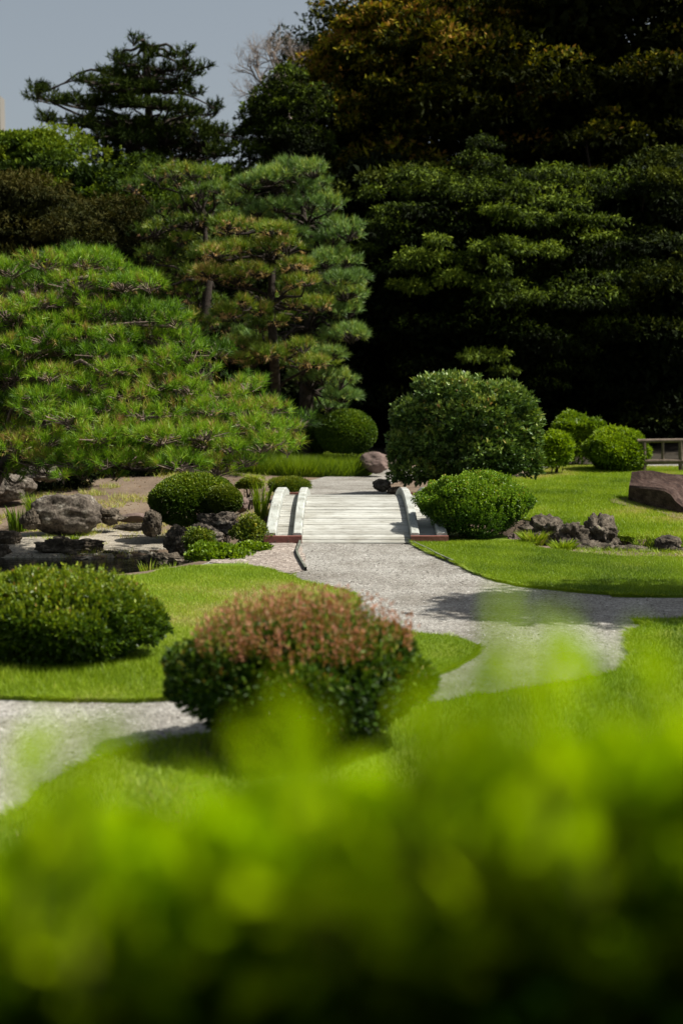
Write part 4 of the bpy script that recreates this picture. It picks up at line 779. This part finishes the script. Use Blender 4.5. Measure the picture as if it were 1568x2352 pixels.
tree('evergreen_tree', 'dark tree standing beyond the right edge of the picture', 1800, 620, 47, 230, 380, 'oak_dark', 10, 90, 1., 130, .16, .07, .4, .3, group=F)
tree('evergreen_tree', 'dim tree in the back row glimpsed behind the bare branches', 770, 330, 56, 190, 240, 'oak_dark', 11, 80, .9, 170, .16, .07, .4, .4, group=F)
L2 = 'trees behind the front pine on the left'
tree('broadleaf_tree', 'mid green tree with bright patches at the far left below the tall pine', 30, 425, 44, 140, 105, 'left_green', 12, 70, .6, 230, .13, .055, .3, .5, flat=.5, ctv=.18, irr=.3, group=L2)
tree('broadleaf_tree', 'green tree under the right side of the tall dark pine', 440, 510, 42, 110, 95, 'left_green', 13, 60, .55, 230, .13, .055, .3, .42, flat=.5, ctv=.22, irr=.3, group=L2)
tree('broadleaf_tree', 'green and yellow tree below the trunk of the tall dark pine', 265, 500, 41, 150, 130, 'left_green', 14, 70, .6, 230, .13, .055, .5, .42, flat=.5, ctv=.22, irr=.3, group=L2)
tree('cypress_tree', 'olive brown feathery tree at the left edge above the front pine', 50, 550, 37, 150, 105, 'left_brown', 15, 70, .55, 240, .12, .03, .9, .45, flat=.55, ctv=.15, irr=.3, group=L2)
tree('cypress_tree', 'small olive tree right of the feathery tree above the front pine', 235, 600, 36, 120, 90, 'left_brown', 16, 60, .5, 220, .12, .03, .7, .35, flat=.5, ctv=.15, irr=.3, group=L2)
tree('broadleaf_tree', 'dark tree in shade behind the front pine and the yellowish pine', 420, 720, 40, 200, 180, 'oak_dark', 17, 80, .7, 200, .14, .06, .4, .4, group=L2)
tree('broadleaf_tree', 'dark shaded tree hidden low behind the front pine', 120, 800, 38, 260, 200, 'oak_dark', 18, 80, .7, 170, .14, .06, .4, .3, zmin=-.98, group=L2)
tree('broadleaf_tree', 'dark low tree standing behind the trunk of the yellowish pine', 610, 900, 40, 150, 150, 'oak_dark', 19, 70, .6, 200, .14, .06, .4, .3, zmin=-.98, group=L2)
shrub('shade_fill_shrub', 'added dark shrub standing in for deep shade behind the reeds under the front pine', P(60, 1075, 27.5), (1.5, .8, .55), 6000, 4, .07, .03, 'oak_dark', 58, zmin=-.8, tint=.35, lobes=6)  # dark shrubs added to stand in for the deep shade under the pine
shrub('shade_fill_shrub', 'added low dark shrub standing for shade behind the front pine left of the clipped shrubs', P(270, 1085, 29.5), (1.3, .8, .4), 5000, 4, .07, .03, 'oak_dark', 59, zmin=-.8, tint=.35, lobes=6)
# bare tree
bt = thing('bare_tree', 'leafless pale tree with fine forked twigs against the sky', 'bare tree', (*P(690, 900, 52)[:2], 1.0))
ms = MB(); rb = np.random.RandomState(4)
def grow(p, d, ln, rad, dep):
    n = 5; pts = [p]; 
    for i in range(n):
        d = unit(d+.16*rb.randn(3)*np.array([1, .6, 1])+np.array([0, 0, .05])); pts.append(pts[-1]+d*ln/n)
    pts = np.array(pts); tube(ms, pts, np.linspace(rad, rad*.6, n+1), 5 if dep > 1 else 3, cap=False)
    if dep == 0: return
    for k in range(3 if dep > 1 else 4):
        q = pts[min(n, 2+k % 4+(k > 2))]; grow(q, unit(d+.55*rb.randn(3)*np.array([1, .6, .8])), ln*(.62+.15*rb.rand()), rad*.55, dep-1)
b0 = P(660, 260, 52)
tube(ms, [np.array([*P(690, 900, 52)[:2], .8]), P(690, 500, 52), P(672, 320, 52), b0], [.22, .18, .14, .12], 7)
for (u, v, ln) in ((600, 55, 1.5), (645, 62, 1.6), (700, 70, 1.4), (532, 112, 1.6), (560, 150, 1.9), (620, 95, 2.0), (600, 170, 1.3), (690, 110, 1.7), (575, 235, 1.5), (715, 130, 1.4), (545, 120, 1.6)):
    tgt = P(u, v, 52); dirv = unit(tgt-b0); tube(ms, wiggle(b0, b0+(tgt-b0)*.45, 5, .04, u), [.08, .07, .06, .05, .045], 6); grow(b0+(tgt-b0)*.45, dirv, ln*.55, .04, 4)
ms.build('trunk', M['twig_pale'], bt, True)

# shade trees standing outside the frame on the right whose shadow crosses the path
tree('shade_tree', 'leafy tree beyond the right edge that throws shade over the path', 784+6.95/12.85*FPX, 880-2.6/12.85*FPX, 12.85, 2.6/13.6*FPX, .9/13.6*FPX, 'left_green', 20, 120, .5, 130, .10, .05, .2, .5, ry=.9)

# ------------------------------------------------------------------ distant tower
tw = thing('tower_block', 'pale distant high rise at the left edge of the sky', 'building', (-56, 205, 0))
mb = MB(); zt = P(6, 219, 200)[2]; xr = P(12, 260, 203)[0]; box(mb, xr-18, xr, 200, 203, -1, zt); mb.build('wall', M['concrete'], tw)
for k in range(5):
    mb = MB(); box(mb, xr-16, xr-1.1, 199.9, 199.99, zt-3.0-k*3.4, zt-1.6-k*3.4); mb.build('window', M['glass'], tw)

# ------------------------------------------------------------------ blurred hedge right in front of the camera
UV = [(-200, 2160), (0, 2080), (60, 2010), (130, 1960), (260, 1970), (400, 1970), (520, 1930), (650, 1910), (760, 1930), (850, 1930), (950, 1880), (1050, 1840), (1150, 1790), (1250, 1790), (1330, 1810), (1430, 1790), (1568, 1760), (1750, 1800)]
def ztop(x, y):
    u = 784+x/y*FPX; v = np.interp(u, [a[0] for a in UV], [a[1] for a in UV])
    return CAM_H-(v-880)/FPX*y
hedge = thing('near_hedge', 'out of focus bright yellow green hedge filling the bottom of the picture', 'hedge', (0, 1.25, .45))
r6 = np.random.RandomState(21); mb = MB(); ms = MB(); HL = Lump(31, 11, 10)
n = 6500; x = (r6.rand(n)*2-1)*.62; q = r6.rand(n)
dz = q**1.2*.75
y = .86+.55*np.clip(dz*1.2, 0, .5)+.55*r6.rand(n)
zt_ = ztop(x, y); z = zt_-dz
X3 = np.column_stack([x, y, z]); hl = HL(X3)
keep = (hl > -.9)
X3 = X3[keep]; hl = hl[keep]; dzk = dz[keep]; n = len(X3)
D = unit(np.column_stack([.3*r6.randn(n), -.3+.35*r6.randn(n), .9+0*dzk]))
leaves(mb, X3, D, 4, .050, .026, .5, 0, .74-3.6*np.clip(dzk-.02, 0, .23)+.17*hl, .1, hexa=True)  # tint falls with depth, painting shade into the lower leaves
# taller shoots
for (u, v, k) in ((1130, 1440, 5), (1165, 1490, 6), (1235, 1520, 6), (1290, 1550, 6), (1200, 1580, 8), (640, 1640, 4), (560, 1740, 5), (110, 1740, 5), (165, 1740, 5), (220, 1770, 6), (60, 1820, 6), (980, 1640, 6), (1040, 1610, 7), (930, 1680, 6), (1400, 1600, 6), (1480, 1570, 6), (1540, 1550, 6), (700, 1760, 5), (1100, 1600, 6), (1340, 1620, 6)):
    Yh = .84+.14*r6.rand(); p = P(u, v, Yh); b_ = p+np.array([.02*r6.randn(), .03*r6.randn(), -.13])
    tube(ms, wiggle(b_, p, 5, .03, u), np.linspace(.0022, .001, 5), 5)
    for t_ in np.linspace(0, 1, 6): leaves(mb, (b_+(p-b_)*t_)[None], np.array([[0, 0, 1.]]), 2, .036, .018, .45, 0, .85, .08, hexa=True)
# a few leaves low on the face, given a brighter tint to look sunlit
for (u, v) in ((240, 2180), (270, 2230), (200, 2300), (960, 2090), (1020, 2140), (860, 1950), (840, 2000), (880, 2030), (1060, 2170), (1540, 2120), (560, 2160), (330, 2250), (620, 2330), (1330, 1900), (1300, 2000)):
    p = P(u, v, 1.0+.05*r6.rand()); leaves(mb, p[None]+.012*r6.randn(5, 3), unit(np.array([[0, -.4, .8]])+.3*r6.randn(5, 3)), 2, .036, .018, .4, 0, .75, .08, hexa=True)
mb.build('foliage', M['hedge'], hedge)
n = 500; A = np.column_stack([(r6.rand(n)*2-1)*.6, 1.15+.5*r6.rand(n), .7+.6*r6.rand(n)]); sticks(ms, A, A+np.column_stack([.05*r6.randn(n), .05*r6.randn(n), .25+.1*r6.rand(n)]), .003, .002)
for k in range(14):
    xx = -.6+1.2*k/13; tube(ms, wiggle((xx*.7, 1.3, .4), (xx, 1.25+.1*r6.randn(), 1.45), 6, .04, 900+k), np.linspace(.018, .005, 6), 6)
ms.build('stem', M['bark_dark'], hedge)
